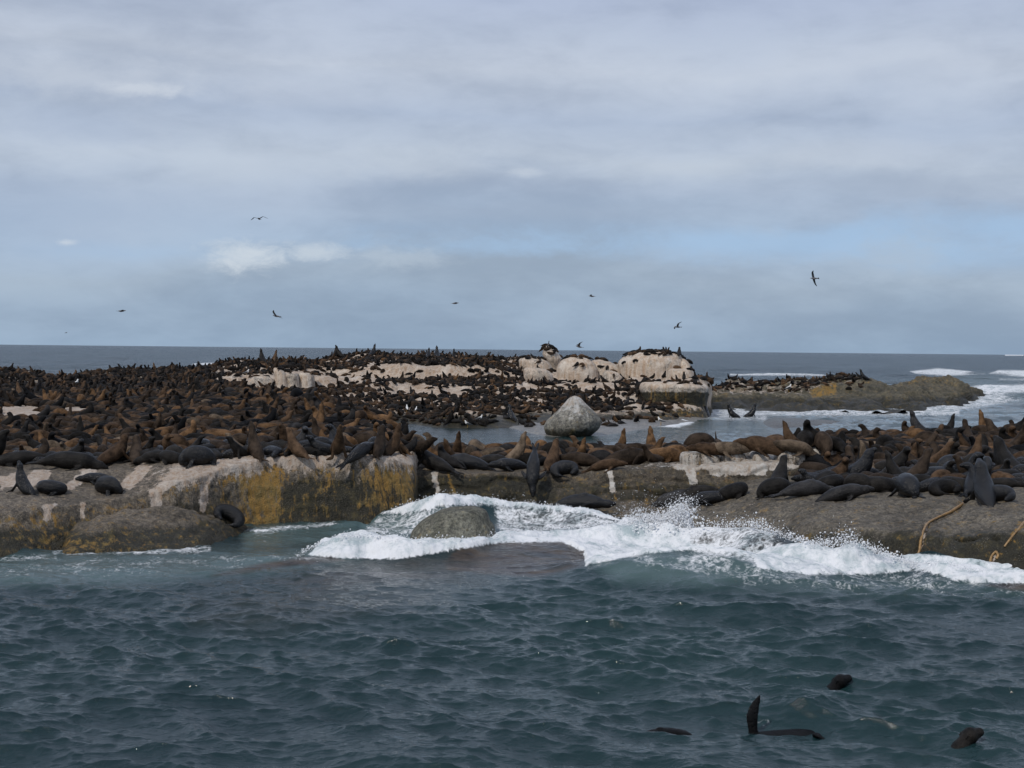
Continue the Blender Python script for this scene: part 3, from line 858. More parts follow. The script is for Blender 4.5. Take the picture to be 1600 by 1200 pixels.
lace_foam = [
    ([(770, 790), (880, 795), (970, 815), (960, 835), (780, 842)], .50, 6), ([(960, 825), (1080, 825), (1080, 860), (960, 865)], .8, 5),
    ([(590, 805), (700, 790), (720, 800), (645, 842), (560, 835)], .40, 8),
    ([(1040, 826), (1180, 815), (1240, 860), (1180, 880), (1060, 860)], .50, 8), ([(1050, 846), (1110, 850), (1180, 862), (1175, 872), (1090, 862)], .75, 4), ([(1160, 1122), (1200, 1122), (1205, 1136), (1160, 1136)], .25, 4), ([(1516, 1146), (1536, 1146), (1536, 1160), (1516, 1160)], .3, 4),
    ([(980, 862), (1100, 860), (1200, 880), (1220, 905), (1130, 900), (1000, 885)], .36, 12),
    ([(1180, 885), (1420, 890), (1500, 905), (1600, 908), (1600, 930), (1300, 925), (1160, 915)], .25, 12),
    ([(0, 872), (480, 858), (560, 870), (470, 880), (200, 905), (0, 905)], .22, 14),
    ([(380, 826), (520, 815), (540, 820), (400, 834)], .5, 5), ([(80, 858), (330, 852), (330, 864), (80, 868)], .42, 4),
    ([(0, 868), (90, 864), (90, 874), (0, 878)], .35, 4),
    ([(1700, 580), (1560, 578), (1545, 584), (1600, 589), (1700, 589)], .72, 2.5), ([(1420, 580), (1465, 575), (1500, 578), (1540, 584), (1480, 588), (1430, 584)], .66, 2.5),
    ([(1140, 584), (1230, 583), (1290, 585), (1290, 588), (1220, 587), (1140, 587)], .62, 1.5), ([(1515, 604), (1545, 602), (1620, 600), (1620, 612), (1540, 616), (1500, 628), (1480, 628)], .72, 4),
    ([(1440, 636), (1500, 620), (1560, 612), (1600, 625), (1540, 636), (1470, 646), (1400, 648), (1240, 644), (1240, 640)], .5, 5),
    ([(1080, 634), (1500, 640), (1500, 650), (1080, 650)], .50, 4), ([(968, 658), (1020, 660), (1060, 654), (1085, 660), (1060, 668), (985, 664)], .88, 4),
    ([(1570, 553), (1600, 553), (1600, 556), (1570, 556)], .7, 1), ([(300, 568), (340, 566), (345, 570), (300, 571)], .7, 1.5), ([(350, 568), (400, 564), (410, 567)], .5, 1.5),
    ([(1560, 590), (1620, 590), (1620, 596), (1560, 595)], .4, 3), ([(1050, 640), (1200, 645), (1200, 660), (1050, 655)], .4, 6),
]
teal = [([(-60, 868), (480, 856), (560, 872), (440, 892), (180, 915), (-60, 915)], .9, 16), ([(560, 808), (720, 792), (700, 840), (560, 842)], 1.0, 12),
        ([(930, 878), (1050, 860), (1240, 868), (1240, 905), (1100, 915), (960, 905)], .85, 14), ([(1180, 890), (1620, 905), (1620, 935), (1150, 920)], .55, 16),
        ([(900, 640), (1600, 635), (1600, 660), (900, 690)], .35, 12), ([(1480, 585), (1620, 580), (1620, 630), (1480, 640)], .5, 8), ([(380, 826), (560, 812), (560, 850), (380, 858)], .8, 10)]

shoal_p = [([(1050, 826), (1180, 818), (1230, 850), (1160, 868), (1060, 852)], .6, 8), ([(780, 792), (900, 800), (950, 820), (800, 836)], .5, 8), ([(690, 878), (715, 858), (780, 846), (860, 838), (905, 846), (921, 862), (912, 884), (850, 900), (760, 898), (700, 892)], .95, 5),
           ([(600, 872), (700, 862), (760, 900), (640, 920), (480, 930), (420, 905)], .45, 18), ([(330, 900), (400, 882), (470, 870), (520, 868), (540, 876), (460, 884), (380, 896)], .9, 4),
           ([(1540, 914), (1600, 908), (1700, 912), (1700, 926), (1580, 922)], .9, 4), ([(300, 930), (600, 905), (700, 930), (420, 990), (300, 980)], .22, 25)]
humps = [(at_z(800, 868, .0), 3.4, 1.35, .34), (at_z(440, 880, 0), 2.4, .45, .12), (at_z(1600, 914, 0), 1.6, .4, .12)]
az = np.concatenate([np.linspace(-1.0, -.44, 60, endpoint=False), np.linspace(-.44, .44, 1000), np.linspace(.44, 1.0, 61)[1:]])
v1 = np.linspace(1500, 720, 120, endpoint=False)
v2 = np.linspace(720, 6, 1060)
v3 = np.array([5, 4, 3, 2.2, 1.5, 1.0, .7, .4])
vv = np.concatenate([v1, v2, v3])
Dd = CAMH * FPX / vv
AA, DD = np.meshgrid(az, Dd, indexing='ij')
X = AA * DD
Y = DD.copy()
fa = 1 - sstep(DD, 160, 420)
fb = 1 - sstep(DD, 55, 110)
fc = 1 - sstep(DD, 900, 2500)
gp = np.stack([X * .07, Y * .10, 0 * X], -1)
gust = np.clip(1.0 + 1.3 * perlin(gp, 9) + .5 * perlin(gp * 2.7, 19), .35, 1.9)
fpx, fpy = proj(np.stack([X, Y, 0 * X], -1))
lag = polymask(fpx, fpy, [(600, 632), (1130, 632), (1260, 650), (1300, 690), (600, 700)], 10)
calm = 1 - .88 * lag
calm *= 1 - .72 * polymask(fpx, fpy, [(0, 862), (500, 815), (620, 880), (300, 905), (0, 895)], 18)
calm *= 1 - .65 * polymask(fpx, fpy, [(560, 860), (900, 835), (960, 880), (700, 930), (480, 920)], 30)
calm *= 1 - .35 * polymask(fpx, fpy, [(0, 890), (800, 900), (650, 970), (0, 940)], 40)
hA = sample(OA[0], 83., X, Y)
hB = sample(OB[0], 29., X, Y)
hC = sample(OC[0], 230., X, Y)
Zs = (hA * fa * gust + hB * fb * gust) * calm + hC * fc * (.28 + .72 * sstep(DD, 60, 200)) * (1 - lag) * np.where(DD < 60, calm, 1)
# one steeper wavelet field: sharpen the crests
chop = -1.05
X2 = X + chop * calm * (sample(OA[1], 83., X, Y) * fa + sample(OB[1], 29., X, Y) * fb)
Y2 = Y + chop * calm * (sample(OA[2], 83., X, Y) * fa + sample(OB[2], 29., X, Y) * fb)
RH = ridge_height(X2, Y2)
for q_, wx, wy, hh0 in humps:
    RH = np.maximum(RH, hh0 * np.exp(-((X2 - q_[0]) / wx * 1.3) ** 4 - ((Y2 - q_[1] - .3) / wy) ** 2))
Zs = Zs * (1 - .5 * np.clip(RH * 2, 0, 1)) + RH
G = np.stack([X2, Y2, Zs], -1)
fpx, fpy = proj(G)
foam = np.zeros_like(X)
for poly, k, s_ in solid_foam + lace_foam:
    foam = np.maximum(foam, k * polymask(fpx, fpy, poly, s_))
# whitecaps far out
cap = fbm(np.stack([X * .03, Y * .05, 0 * X], -1), 1.0, 4, 33)
foam = np.maximum(foam, .55 * sstep(cap, .62, .8) * sstep(DD, 250, 400))
te = np.zeros_like(X)
sh = np.zeros_like(X)
for poly, k, s_ in shoal_p:
    sh = np.maximum(sh, k * polymask(fpx, fpy, poly, s_))
sh = np.clip(sh * (1 + .9 * fbm(np.stack([X * .6, Y * 1.6, 0 * X], -1), 1, 4, 18)), 0, 1)
for poly, k, s_ in teal:
    te = np.maximum(te, k * polymask(fpx, fpy, poly, s_))
te = np.clip(te + .35 * fbm(np.stack([X * .25, Y * .25, 0 * X], -1), 1, 3, 8) * (te > .02), 0, 1)
near = (DD < 75)
fz = sstep(foam, .55, .9) * near
n_f = fbm(G * np.array([1, 1, 1.5]), 1.7, 4, 51, .5)
G[..., 2] += fz * (.13 * n_f + .05)
G[..., 1] += fz * .10 * fbm(G, 3.1, 3, 71)
G[..., 2] += sstep(foam, .4, .8) * (DD > 100) * (DD < 400) * np.maximum(0, .10 + .8 * fbm(G * np.array([.6, 1, 1]), .30, 4, 55))

mw, t, b = principled('sea_water')
P = t.n('ShaderNodeNewGeometry').outputs['Position']
fo = t.n('ShaderNodeAttribute', dict(attribute_name='foam')).outputs['Fac']
ta = t.n('ShaderNodeAttribute', dict(attribute_name='aerated')).outputs['Fac']
ps = t.vm('MULTIPLY', P, (1, 1, .5))
na = t.noise(ps, 1.3, 6, .62, .6)
nf = t.noise(ps, 7.0, 6, .68, .8)
vor = t.n('ShaderNodeTexVoronoi', dict(feature='DISTANCE_TO_EDGE'), Vector=t.vm('ADD', ps, t.vm('MULTIPLY', t.n('ShaderNodeTexNoise', None, Vector=ps, Scale=2.2, Detail=4.0).outputs[1], (1.1, 1.1, 1.1))), Scale=2.4).outputs[0]
lace = t.ss(vor, .16, .0)
rdg = t.noise(t.vm('MULTIPLY', ps, (1, .8, 1)), 3.6, 5, .6, 1.4)
rdg = t.m('SUBTRACT', 1.0, t.m('MULTIPLY', t.m('ABSOLUTE', t.m('SUBTRACT', rdg, .5)), 9.0), clamp=True)
pat = t.m('ADD', t.m('MULTIPLY', na, .45), t.m('ADD', t.m('MULTIPLY', nf, .55), t.m('ADD', t.m('MULTIPLY', lace, .05), t.m('MULTIPLY', rdg, .13))))
ff = t.ss(t.m('ADD', t.m('MULTIPLY', fo, 1.25), t.m('MULTIPLY', t.m('SUBTRACT', pat, .56), 2.0)), .34, .95)
ff = t.m('MULTIPLY', ff, t.ss(fo, .02, .15))
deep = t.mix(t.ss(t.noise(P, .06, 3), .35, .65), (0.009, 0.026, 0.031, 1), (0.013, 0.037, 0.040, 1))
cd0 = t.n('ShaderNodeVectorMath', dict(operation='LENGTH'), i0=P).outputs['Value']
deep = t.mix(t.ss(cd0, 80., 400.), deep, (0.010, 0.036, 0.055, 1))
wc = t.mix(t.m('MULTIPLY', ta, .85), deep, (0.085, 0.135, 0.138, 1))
sa = t.n('ShaderNodeAttribute', dict(attribute_name='shoal')).outputs['Fac']
wc = t.mix(sa, wc, t.mix(t.ss(t.noise(t.vm('MULTIPLY', P, (.7, 2.0, 1)), 1.6, 5, .6), .35, .65), (0.028, 0.024, 0.022, 1), (0.075, 0.058, 0.042, 1)))
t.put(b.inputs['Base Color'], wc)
b.inputs['IOR'].default_value = 1.333
bn1 = t.noise(t.vm('MULTIPLY', P, (1.0, 1.5, 1)), 5.5, 5, .6, .3)
bn2 = t.noise(t.vm('MULTIPLY', P, (.35, .8, 1)), .9, 4, .58, .3)
cd = t.n('ShaderNodeVectorMath', dict(operation='LENGTH'), i0=P).outputs['Value']
farw = t.ss(cd, 95., 320.)
t.put(b.inputs['Roughness'], t.m('ADD', .05, t.m('MULTIPLY', farw, .22)))
hh_ = t.m('ADD', t.m('MULTIPLY', bn1, .034), t.m('MULTIPLY', t.m('MULTIPLY', bn2, t.ss(t.noise(t.vm('MULTIPLY', P, (.25, 1, 1)), .035, 4, .6), .3, .7, 1.0, 3.6)), farw))
bw = t.n('ShaderNodeBump', None, Strength=1.0, Distance=1.0, Height=hh_)
t.put(b.inputs['Normal'], bw.outputs[0])
fbs = t.n('ShaderNodeBsdfPrincipled')
fcol = t.mix(t.ss(t.m('ADD', t.m('MULTIPLY', na, .65), t.m('MULTIPLY', nf, .35)), .36, .56), (0.40, 0.48, 0.50, 1), (0.80, 0.82, 0.84, 1))
t.put(fbs.inputs['Base Color'], fcol)
fbs.inputs['Roughness'].default_value = .8
fbs.inputs['Specular IOR Level'].default_value = .2
bf = t.n('ShaderNodeBump', None, Strength=.6, Distance=.10, Height=t.m('ADD', t.m('MULTIPLY', nf, .7), na))
t.put(fbs.inputs['Normal'], bf.outputs[0])
mx = t.n('ShaderNodeMixShader', None, Fac=ff, i1=b.outputs[0], i2=fbs.outputs[0])
t.put(t.N['Material Output'].inputs[0], mx.outputs[0])

nu, nv = X.shape
F = gridfaces(nu, nv)[:, ::-1]
sea = link('sea', mesh_from('sea', G.reshape(-1, 3), F, mw, True, dict(foam=foam.ravel(), aerated=te.ravel(), shoal=sh.ravel())),
           'dark choppy blue grey sea breaking white against the rocks', kind='structure')


# ------------------------------------------------------------------ froth clumps and flying drops
def ico(sub):
    import bmesh
    bm = bmesh.new()
    bmesh.ops.create_icosphere(bm, subdivisions=sub, radius=1)
    bm.verts.ensure_lookup_table()
    V = np.array([v.co[:] for v in bm.verts])
    F = np.array([[v.index for v in f.verts] for f in bm.faces])
    bm.free()
    return V, F


IV, IF = ico(1)
mk, tk, bk = principled('kelp_stalk')
nk = tk.noise(tk.n('ShaderNodeNewGeometry').outputs['Position'], 14, 4, .6)
tk.put(bk.inputs['Base Color'], tk.mix(tk.ss(nk, .35, .65), (.20, .12, .045, 1), (.36, .22, .09, 1)))
bk.inputs['Roughness'].default_value = .4
KELP = [([(1512, 781), (1500, 791), (1484, 801), (1466, 809), (1450, 818), (1442, 832), (1438, 848), (1436, 862), (1431, 874), (1425, 885)], .035, 'ochre kelp stalk draped down the slab from the big black seals into the surf'),
        ([(1609, 808), (1598, 819), (1588, 831), (1578, 843), (1569, 855)], .026, 'thin orange kelp stalk slanting at the right edge of the slab'),
        ([(1545, 889), (1547, 878), (1550, 868), (1556, 863), (1559, 868), (1556, 874)], .030, 'short curled orange kelp stalk near the foot of the slab')]
for pts_, r_, lab in KELP:
    A_ = []
    for x_, y_ in pts_:
        p, nrm = hit_px(x_, y_)
        if p is not None:
            A_.append((p.x, p.y - r_ * .5, p.z + r_ * .5, r_ * random.uniform(.8, 1.25), r_ * random.uniform(.7, 1.0)))
    if len(A_) < 3:
        continue
    A_ = np.array(A_)
    b0 = A_[0, :3].copy()
    A_[:, :3] -= b0
    c0 = crom(A_, np.arange(len(A_)), np.linspace(0, len(A_) - 1, len(A_) * 6))
    nk_ = len(c0)
    tg_ = np.gradient(c0[:, :3], axis=0)
    tg_ /= np.linalg.norm(tg_, axis=1, keepdims=True)
    sd2 = np.cross(tg_, np.array([0, -1., .3]))
    sd2 /= np.linalg.norm(sd2, axis=1, keepdims=True)
    up2 = np.cross(sd2, tg_)
    th_ = np.linspace(0, 2 * np.pi, 10, endpoint=False)
    Vk = c0[:, None, :3] + sd2[:, None] * (c0[:, 3, None] * np.cos(th_))[..., None] + up2[:, None] * (c0[:, 4, None] * np.sin(th_))[..., None]
    ak = np.arange(nk_ * 10).reshape(nk_, 10)
    bk_ = np.roll(ak, -1, 1)
    ok = link('kelp_stalk', mesh_from('kelp_stalk', Vk.reshape(-1, 3), np.stack([ak[:-1], bk_[:-1], bk_[1:], ak[1:]], -1).reshape(-1, 4), mk), lab, 'kelp', 'kelp stalks lying on the right slab')
    ok.location = b0.tolist()
m_foam, t2, b2 = principled('sea_froth')
b2.inputs['Base Color'].default_value = (.83, .85, .87, 1)
b2.inputs['Roughness'].default_value = .6
b2.inputs['Subsurface Weight'].default_value = 0


def blobs(P_, R_, sx=None):
    n = len(P_)
    V = IV[None] * R_[:, None, None]
    if sx is not None:
        V = V * sx[:, None, :]
    V = V + P_[:, None]
    F = IF[None] + (np.arange(n) * len(IV))[:, None, None]
    return V.reshape(-1, 3), F.reshape(-1, 3)


pts, rad, str_ = [], [], []
for (rp, wf, wb, _), dens, hgt in zip(ridges, (1600, 2000, 0, 3600, 900), (.13, .12, 0, .24, .08)):
    if not dens:
        continue
    arr = np.array(rp, float)
    tt = RNG.random(dens)
    s_ = np.interp(tt, np.linspace(0, 1, len(arr)), np.arange(len(arr)))
    pxq = np.interp(s_, np.arange(len(arr)), arr[:, 0])
    pyq = np.interp(s_, np.arange(len(arr)), arr[:, 1])
    hq = np.interp(s_, np.arange(len(arr)), arr[:, 2])
    W_ = np.stack([at_z(a_, b_, h_) for a_, b_, h_ in zip(pxq, pyq, hq)])
    gr = fbm(np.stack([W_[:, 0] * 1.5, 0 * W_[:, 0], 0 * W_[:, 0]], -1), 1, 3, 5)
    up = np.abs(RNG.normal(0, .45, dens)) * hgt * (.5 + 1.6 * np.clip(gr + .4, 0, 1)) * np.clip(hq * 2.2, .1, 1)
    W_[:, 1] += RNG.normal(0, .22, dens)
    W_[:, 0] += RNG.normal(0, .06, dens)
    W_[:, 2] = hq * .95 + up + .02
    pts.append(W_)
    rad.append(RNG.gamma(2.0, .0032, dens) + .0025)
# the burst thrown up where the wave meets the slab
nS = 9000
base_s = at_z(1012., 822., .5)
ang = RNG.normal(.10, .34, nS)
plume = RNG.choice([-.55, -.25, .05, .35, .62], nS, p=[.16, .16, .2, .26, .22])
hp = {-.55: .62, -.25: .45, .05: .55, .35: .75, .62: .95}
hmax = np.array([hp[p] for p in plume])
q = RNG.random(nS) ** 1.5
Pp = np.stack([base_s[0] + plume + .25 + RNG.normal(0, .10 + .10 * q, nS) + q * .12, base_s[1] + RNG.normal(0, .28, nS), .35 + q * hmax + RNG.normal(0, .03, nS)], -1)
pts.append(Pp)
rad.append((RNG.gamma(2.0, .0055, nS) + .003) * (1.35 - q))
nD = 520
Pd = np.stack([base_s[0] + RNG.uniform(-.9, 1.3, nD), base_s[1] + RNG.normal(0, .4, nD), .7 + np.abs(RNG.normal(0, .35, nD))], -1)
pts.append(Pd)
rad.append(RNG.uniform(.003, .009, nD))
P_ = np.concatenate(pts)
R_ = np.concatenate(rad)
sx = RNG.uniform(.6, 1.5, (len(P_), 3))
V, F = blobs(P_, R_, sx)
link('sea_spray', mesh_from('sea_spray', V, F, m_foam), 'white spray and froth thrown up along the breaking crests', 'spray', None, 'stuff')

# ------------------------------------------------------------------ seals
def sweep(pts, up=(0, 0, 1), n=16, sub=5, flat=False):
    """pts rows: x y z r_side r_up -> closed tube"""
    A = np.array(pts, float)
    s = np.arange(len(A))
    q = np.linspace(0, len(A) - 1, (len(A) - 1) * sub + 1)
    B = crom(A, s, q)
    c_, ra, rb = B[:, :3], B[:, 3], B[:, 4]
    tg = np.gradient(c_, axis=0)
    tg /= np.linalg.norm(tg, axis=1, keepdims=True)
    u = np.array(up, float)
    sd__ = np.cross(tg, u)
    l_ = np.linalg.norm(sd__, axis=1, keepdims=True)
    sd__ = sd__ / np.maximum(l_, 1e-6)
    for i in range(1, len(sd__)):
        if l_[i] < .15 or np.dot(sd__[i], sd__[i - 1]) < 0:
            p = sd__[i - 1] - tg[i] * np.dot(sd__[i - 1], tg[i])
            sd__[i] = p / np.linalg.norm(p)
    uu = np.cross(sd__, tg)
    th = np.linspace(0, 2 * np.pi, n, endpoint=False)
    V = c_[:, None] + sd__[:, None] * (ra[:, None] * np.cos(th))[..., None] + uu[:, None] * (rb[:, None] * np.sin(th))[..., None]
    m = len(c_)
    V = V.reshape(-1, 3)
    a = np.arange(m * n).reshape(m, n)
    b_ = np.roll(a, -1, 1)
    F = [list(r) for r in np.stack([a[:-1], b_[:-1], b_[1:], a[1:]], -1).reshape(-1, 4)]
    F.append(list(a[0][::-1]))
    F.append(list(a[-1]))
    return V, F


def hind(x, y0, zz, spread=.12, ln=.3, dz=0.0, yaw=0.0):
    r = []
    for s in (-1, 1):
        ca, sa = math.cos(yaw), math.sin(yaw)
        f = lambda a, b_: (x - a * ca + b_ * sa, y0 - a * sa * -1 * -1 + b_ * ca)
        p0, p1, p2 = f(0, s * .03), f(ln * .55, s * (spread * .6)), f(ln, s * spread)
        r.append(([(p0[0], p0[1], zz, .045, .035), (p1[0], p1[1], zz - .02 + dz * .5, .06, .022), (p2[0], p2[1], max(.02, zz - .04) + dz, .035, .012)], (0, 0, 1)))
    return r


def front(x, y, zz, out, back, zend=.02, w=.075):
    r = []
    for s in (-1, 1):
        r.append(([(x, s * y, zz, w * .8, .045), (x - back * .45, s * (y + out * .5), (zz + zend) * .45, w, .03), (x - back, s * (y + out), zend, w * .75, .016), (x - back * 1.25, s * (y + out * 1.25), zend, w * .3, .008)], (0, 0, 1)))
    return r


def planted(x, y, zz, xf, outw=.10, w=.07):
    r = []
    for s in (-1, 1):
        r.append(([(x, s * y, zz, .06, .06), (x * .4 + xf * .6, s * (y + outw * .4), zz * .5, w * .8, .035), (xf, s * (y + outw), .05, w, .026), (xf + .03, s * (y + outw + .14), .015, w * .95, .016), (xf + .02, s * (y + outw + .22), .012, w * .4, .008)], (1, 0, .25)))
    return r


def ears(p, d):
    r = []
    for s in (-1, 1):
        x, y, zz = p
        r.append(([(x, y + s * .062, zz + .03, .016, .012), (x - .03 * d[0] - .02, y + s * .09, zz + .02, .012, .008), (x - .06 * d[0] - .03, y + s * .098, zz, .004, .004)], (0, 0, 1)))
    return r


POSES = {}
POSES['lying'] = [([(-.80, 0, .07, .05, .04), (-.66, 0, .11, .10, .085), (-.42, 0, .17, .17, .15), (-.10, 0, .215, .225, .20), (.22, 0, .215, .225, .205), (.42, 0, .20, .175, .18), (.58, .02, .17, .125, .13),
                    (.70, .03, .155, .098, .10), (.79, .04, .14, .07, .07), (.86, .04, .125, .042, .042), (.885, .04, .12, .012, .012)], (0, 0, 1))] + hind(-.76, 0, .07) + front(.25, .18, .12, .20, .26) + ears((.68, .03, .18), (1, 0))
POSES['lying_bent'] = [([(-.72, .30, .07, .05, .04), (-.62, .20, .11, .10, .085), (-.40, .07, .17, .17, .16), (-.10, 0, .215, .225, .21), (.20, .02, .215, .225, .205), (.40, .10, .20, .175, .18), (.52, .22, .17, .125, .13),
                         (.60, .34, .155, .098, .10), (.65, .42, .14, .07, .07), (.69, .49, .125, .042, .042), (.70, .51, .12, .012, .012)], (0, 0, 1))] + hind(-.70, .3, .07) + front(.22, .18, .12, .20, .26)
POSES['side'] = [([(-.82, .0, .10, .05, .05), (-.66, 0, .13, .09, .10), (-.42, .02, .18, .15, .17), (-.10, .03, .21, .20, .215), (.22, 0, .205, .205, .21), (.44, -.02, .17, .16, .165), (.60, -.02, .13, .115, .12),
                   (.72, -.01, .11, .098, .098), (.81, 0, .10, .07, .07), (.89, .01, .09, .042, .042), (.91, .01, .09, .012, .012)], (0, 0, 1)),
                 ([(.28, -.16, .20, .06, .04), (.16, -.26, .20, .085, .03), (.02, -.33, .10, .07, .016), (-.06, -.36, .05, .03, .008)], (0, 1, .6)),
                 ([(.26, .10, .33, .06, .04), (.12, .05, .43, .08, .022), (-.02, 0, .42, .065, .014), (-.10, -.02, .39, .02, .008)], (0, .3, 1))] + hind(-.78, 0, .09, .10, .34)
POSES['sleeping_up'] = [([(-.60, 0, .09, .08, .06), (-.46, 0, .14, .14, .12), (-.22, 0, .20, .21, .19), (.02, 0, .30, .225, .22), (.20, 0, .44, .205, .20), (.33, 0, .60, .165, .17), (.42, 0, .75, .125, .13),
                          (.49, 0, .86, .10, .105), (.58, 0, .91, .072, .072), (.66, 0, .935, .045, .043), (.69, 0, .94, .012, .012)], (0, .0, 1))] + hind(-.56, 0, .08, .16, .30) + planted(.20, .15, .38, .34) + ears((.48, 0, .90), (1, 0))
POSES['nose_up'] = [([(-.56, 0, .09, .08, .06), (-.42, 0, .14, .15, .13), (-.18, 0, .22, .22, .20), (.04, 0, .36, .23, .22), (.18, 0, .54, .20, .20), (.26, 0, .72, .155, .165), (.30, 0, .88, .115, .12),
                      (.335, 0, 1.0, .096, .10), (.385, 0, 1.09, .066, .068), (.43, 0, 1.165, .040, .040), (.44, 0, 1.185, .012, .012)], (-1, 0, 0.02))] + hind(-.52, 0, .08, .16, .30) + planted(.14, .16, .42, .30)
POSES['alert'] = [([(-.70, 0, .08, .06, .05), (-.54, 0, .12, .12, .10), (-.28, 0, .18, .20, .17), (0, 0, .24, .225, .205), (.22, 0, .32, .20, .20), (.38, 0, .44, .155, .165), (.47, 0, .56, .115, .12),
                    (.53, 0, .65, .10, .10), (.61, 0, .70, .070, .07), (.69, 0, .715, .044, .042), (.715, 0, .716, .012, .012)], (0, 0, 1))] + hind(-.66, 0, .07) + planted(.22, .16, .28, .34) + ears((.51, 0, .70), (1, 0))
POSES['turned'] = [([(-.62, .10, .08, .06, .05), (-.48, .04, .12, .12, .10), (-.24, 0, .19, .20, .18), (.02, 0, .29, .225, .21), (.20, 0, .42, .20, .195), (.30, .02, .57, .155, .16), (.33, .08, .70, .118, .12),
                     (.31, .17, .77, .10, .10), (.28, .26, .79, .070, .07), (.25, .34, .78, .044, .042), (.24, .365, .78, .012, .012)], (0, 0, 1))] + hind(-.58, .1, .07) + planted(.19, .16, .36, .32)
POSES['curled'] = [([(-.24, .36, .08, .05, .05), (-.36, .27, .12, .11, .11), (-.38, .09, .18, .18, .18), (-.26, -.07, .22, .22, .225), (-.05, -.13, .235, .23, .24), (.16, -.10, .225, .215, .225), (.30, .02, .20, .17, .18),
                     (.32, .15, .175, .13, .135), (.26, .25, .155, .104, .104), (.18, .31, .13, .075, .075), (.10, .35, .12, .045, .045), (.08, .355, .12, .012, .012)], (0, 0, 1))] + \
                  [([(-.22, .36, .08, .045, .03), (-.10, .44, .05, .06, .02), (.02, .50, .03, .03, .012)], (0, 0, 1)), ([(.14, -.26, .12, .07, .04), (.0, -.38, .06, .08, .024), (-.12, -.45, .025, .05, .014)], (0, 0, 1))]
POSES['grooming'] = [([(-.40, .10, .08, .08, .06), (-.46, .03, .15, .14, .13), (-.36, 0, .24, .21, .22), (-.18, 0, .31, .24, .28), (.04, 0, .33, .24, .29), (.22, 0, .31, .20, .24), (.34, 0, .24, .15, .17),
                       (.37, .02, .16, .115, .12), (.31, .05, .11, .08, .085), (.24, .08, .09, .045, .045), (.22, .09, .09, .012, .012)], (0, 0, 1)),
                     ([(.12, .19, .22, .07, .045), (.20, .27, .10, .085, .03), (.28, .35, .025, .07, .016), (.33, .40, .015, .03, .01)], (0, 0, 1)), ([(.12, -.19, .22, .07, .045), (.18, -.28, .10, .085, .03), (.25, -.37, .025, .07, .016), (.28, -.42, .015, .03, .01)], (0, 0, 1))] + hind(-.42, .1, .07, .14, .22)
POSES['bull'] = [([(-.95, 0, .09, .08, .06), (-.76, 0, .15, .15, .13), (-.46, 0, .24, .24, .21), (-.12, 0, .32, .29, .28), (.16, 0, .46, .29, .29), (.34, 0, .64, .25, .26), (.44, 0, .84, .205, .21),
                   (.52, 0, 1.0, .145, .15), (.62, 0, 1.09, .095, .10), (.72, 0, 1.14, .058, .058), (.755, 0, 1.15, .015, .015)], (0, 0, 1))] + hind(-.9, 0, .09, .2, .38) + planted(.20, .22, .42, .38, .12, .10)
POSES['flipper_up'] = POSES['side'][:1] + [([(.20, .0, .36, .06, .04), (.13, .0, .50, .075, .026), (.10, .0, .64, .055, .016), (.12, 0, .74, .015, .008)], (0, 1, 0)),
                                           ([(-.78, 0, .12, .05, .04), (-.92, 0, .24, .065, .025), (-1.02, .04, .38, .04, .014)], (0, 1, 0)), ([(-.78, 0, .1, .05, .04), (-.98, -.06, .12, .06, .02), (-1.1, -.1, .10, .04, .014)], (0, 0, 1))]
POSES['draped'] = [([(-.80, 0, .18, .05, .05), (-.66, 0, .17, .10, .09), (-.40, 0, .19, .17, .16), (-.10, 0, .22, .225, .20), (.20, 0, .22, .22, .20), (.42, 0, .17, .17, .17), (.58, 0, .09, .125, .13),
                     (.70, 0, .01, .10, .10), (.79, 0, -.06, .07, .07), (.86, 0, -.11, .042, .042), (.88, 0, -.125, .012, .012)], (0, 0, 1))] + hind(-.76, 0, .17) + front(.25, .18, .12, .16, .22)


def remeshed(name, parts, voxel, faces=None):
    Vs, Fs = [], []
    off = 0
    for pts_, up in parts:
        if len(pts_) >= 9:                   # the spine: a rounder skull and a blunt muzzle
            pts_ = [list(p_) for p_ in pts_]
            for i_, k_ in ((-5, .95), (-4, 1.17), (-3, 1.06), (-2, 1.2), (-1, 2.4)):
                pts_[i_][3] *= k_
                pts_[i_][4] *= k_
        V_, F_ = sweep(pts_, up)
        Vs.append(V_)
        Fs += [[i + off for i in f] for f in F_]
        off += len(V_)
    me = bpy.data.meshes.new('tmp')
    me.from_pydata(np.concatenate(Vs).tolist(), [], Fs)
    o = bpy.data.objects.new('tmp', me)
    COL.objects.link(o)
    r = o.modifiers.new('r', 'REMESH')
    r.mode = 'VOXEL'
    r.voxel_size = voxel
    s = o.modifiers.new('s', 'SMOOTH')
    s.factor = .5
    s.iterations = 3 if voxel < .03 else 1
    if faces:
        d = o.modifiers.new('d', 'DECIMATE')
        d.ratio = min(1, faces / 4000.)
    dg = bpy.context.evaluated_depsgraph_get()
    dg.update()
    ev = o.evaluated_get(dg)
    res = bpy.data.meshes.new_from_object(ev, depsgraph=dg)
    res.name = name
    bpy.data.objects.remove(o)
    bpy.data.meshes.remove(me)
    for a in list(res.attributes):
        if a.name in ('sculpt_face_set', '.sculpt_face_set'):
            res.attributes.remove(a)
    res.polygons.foreach_set('use_smooth', np.ones(len(res.polygons), bool))
    return res


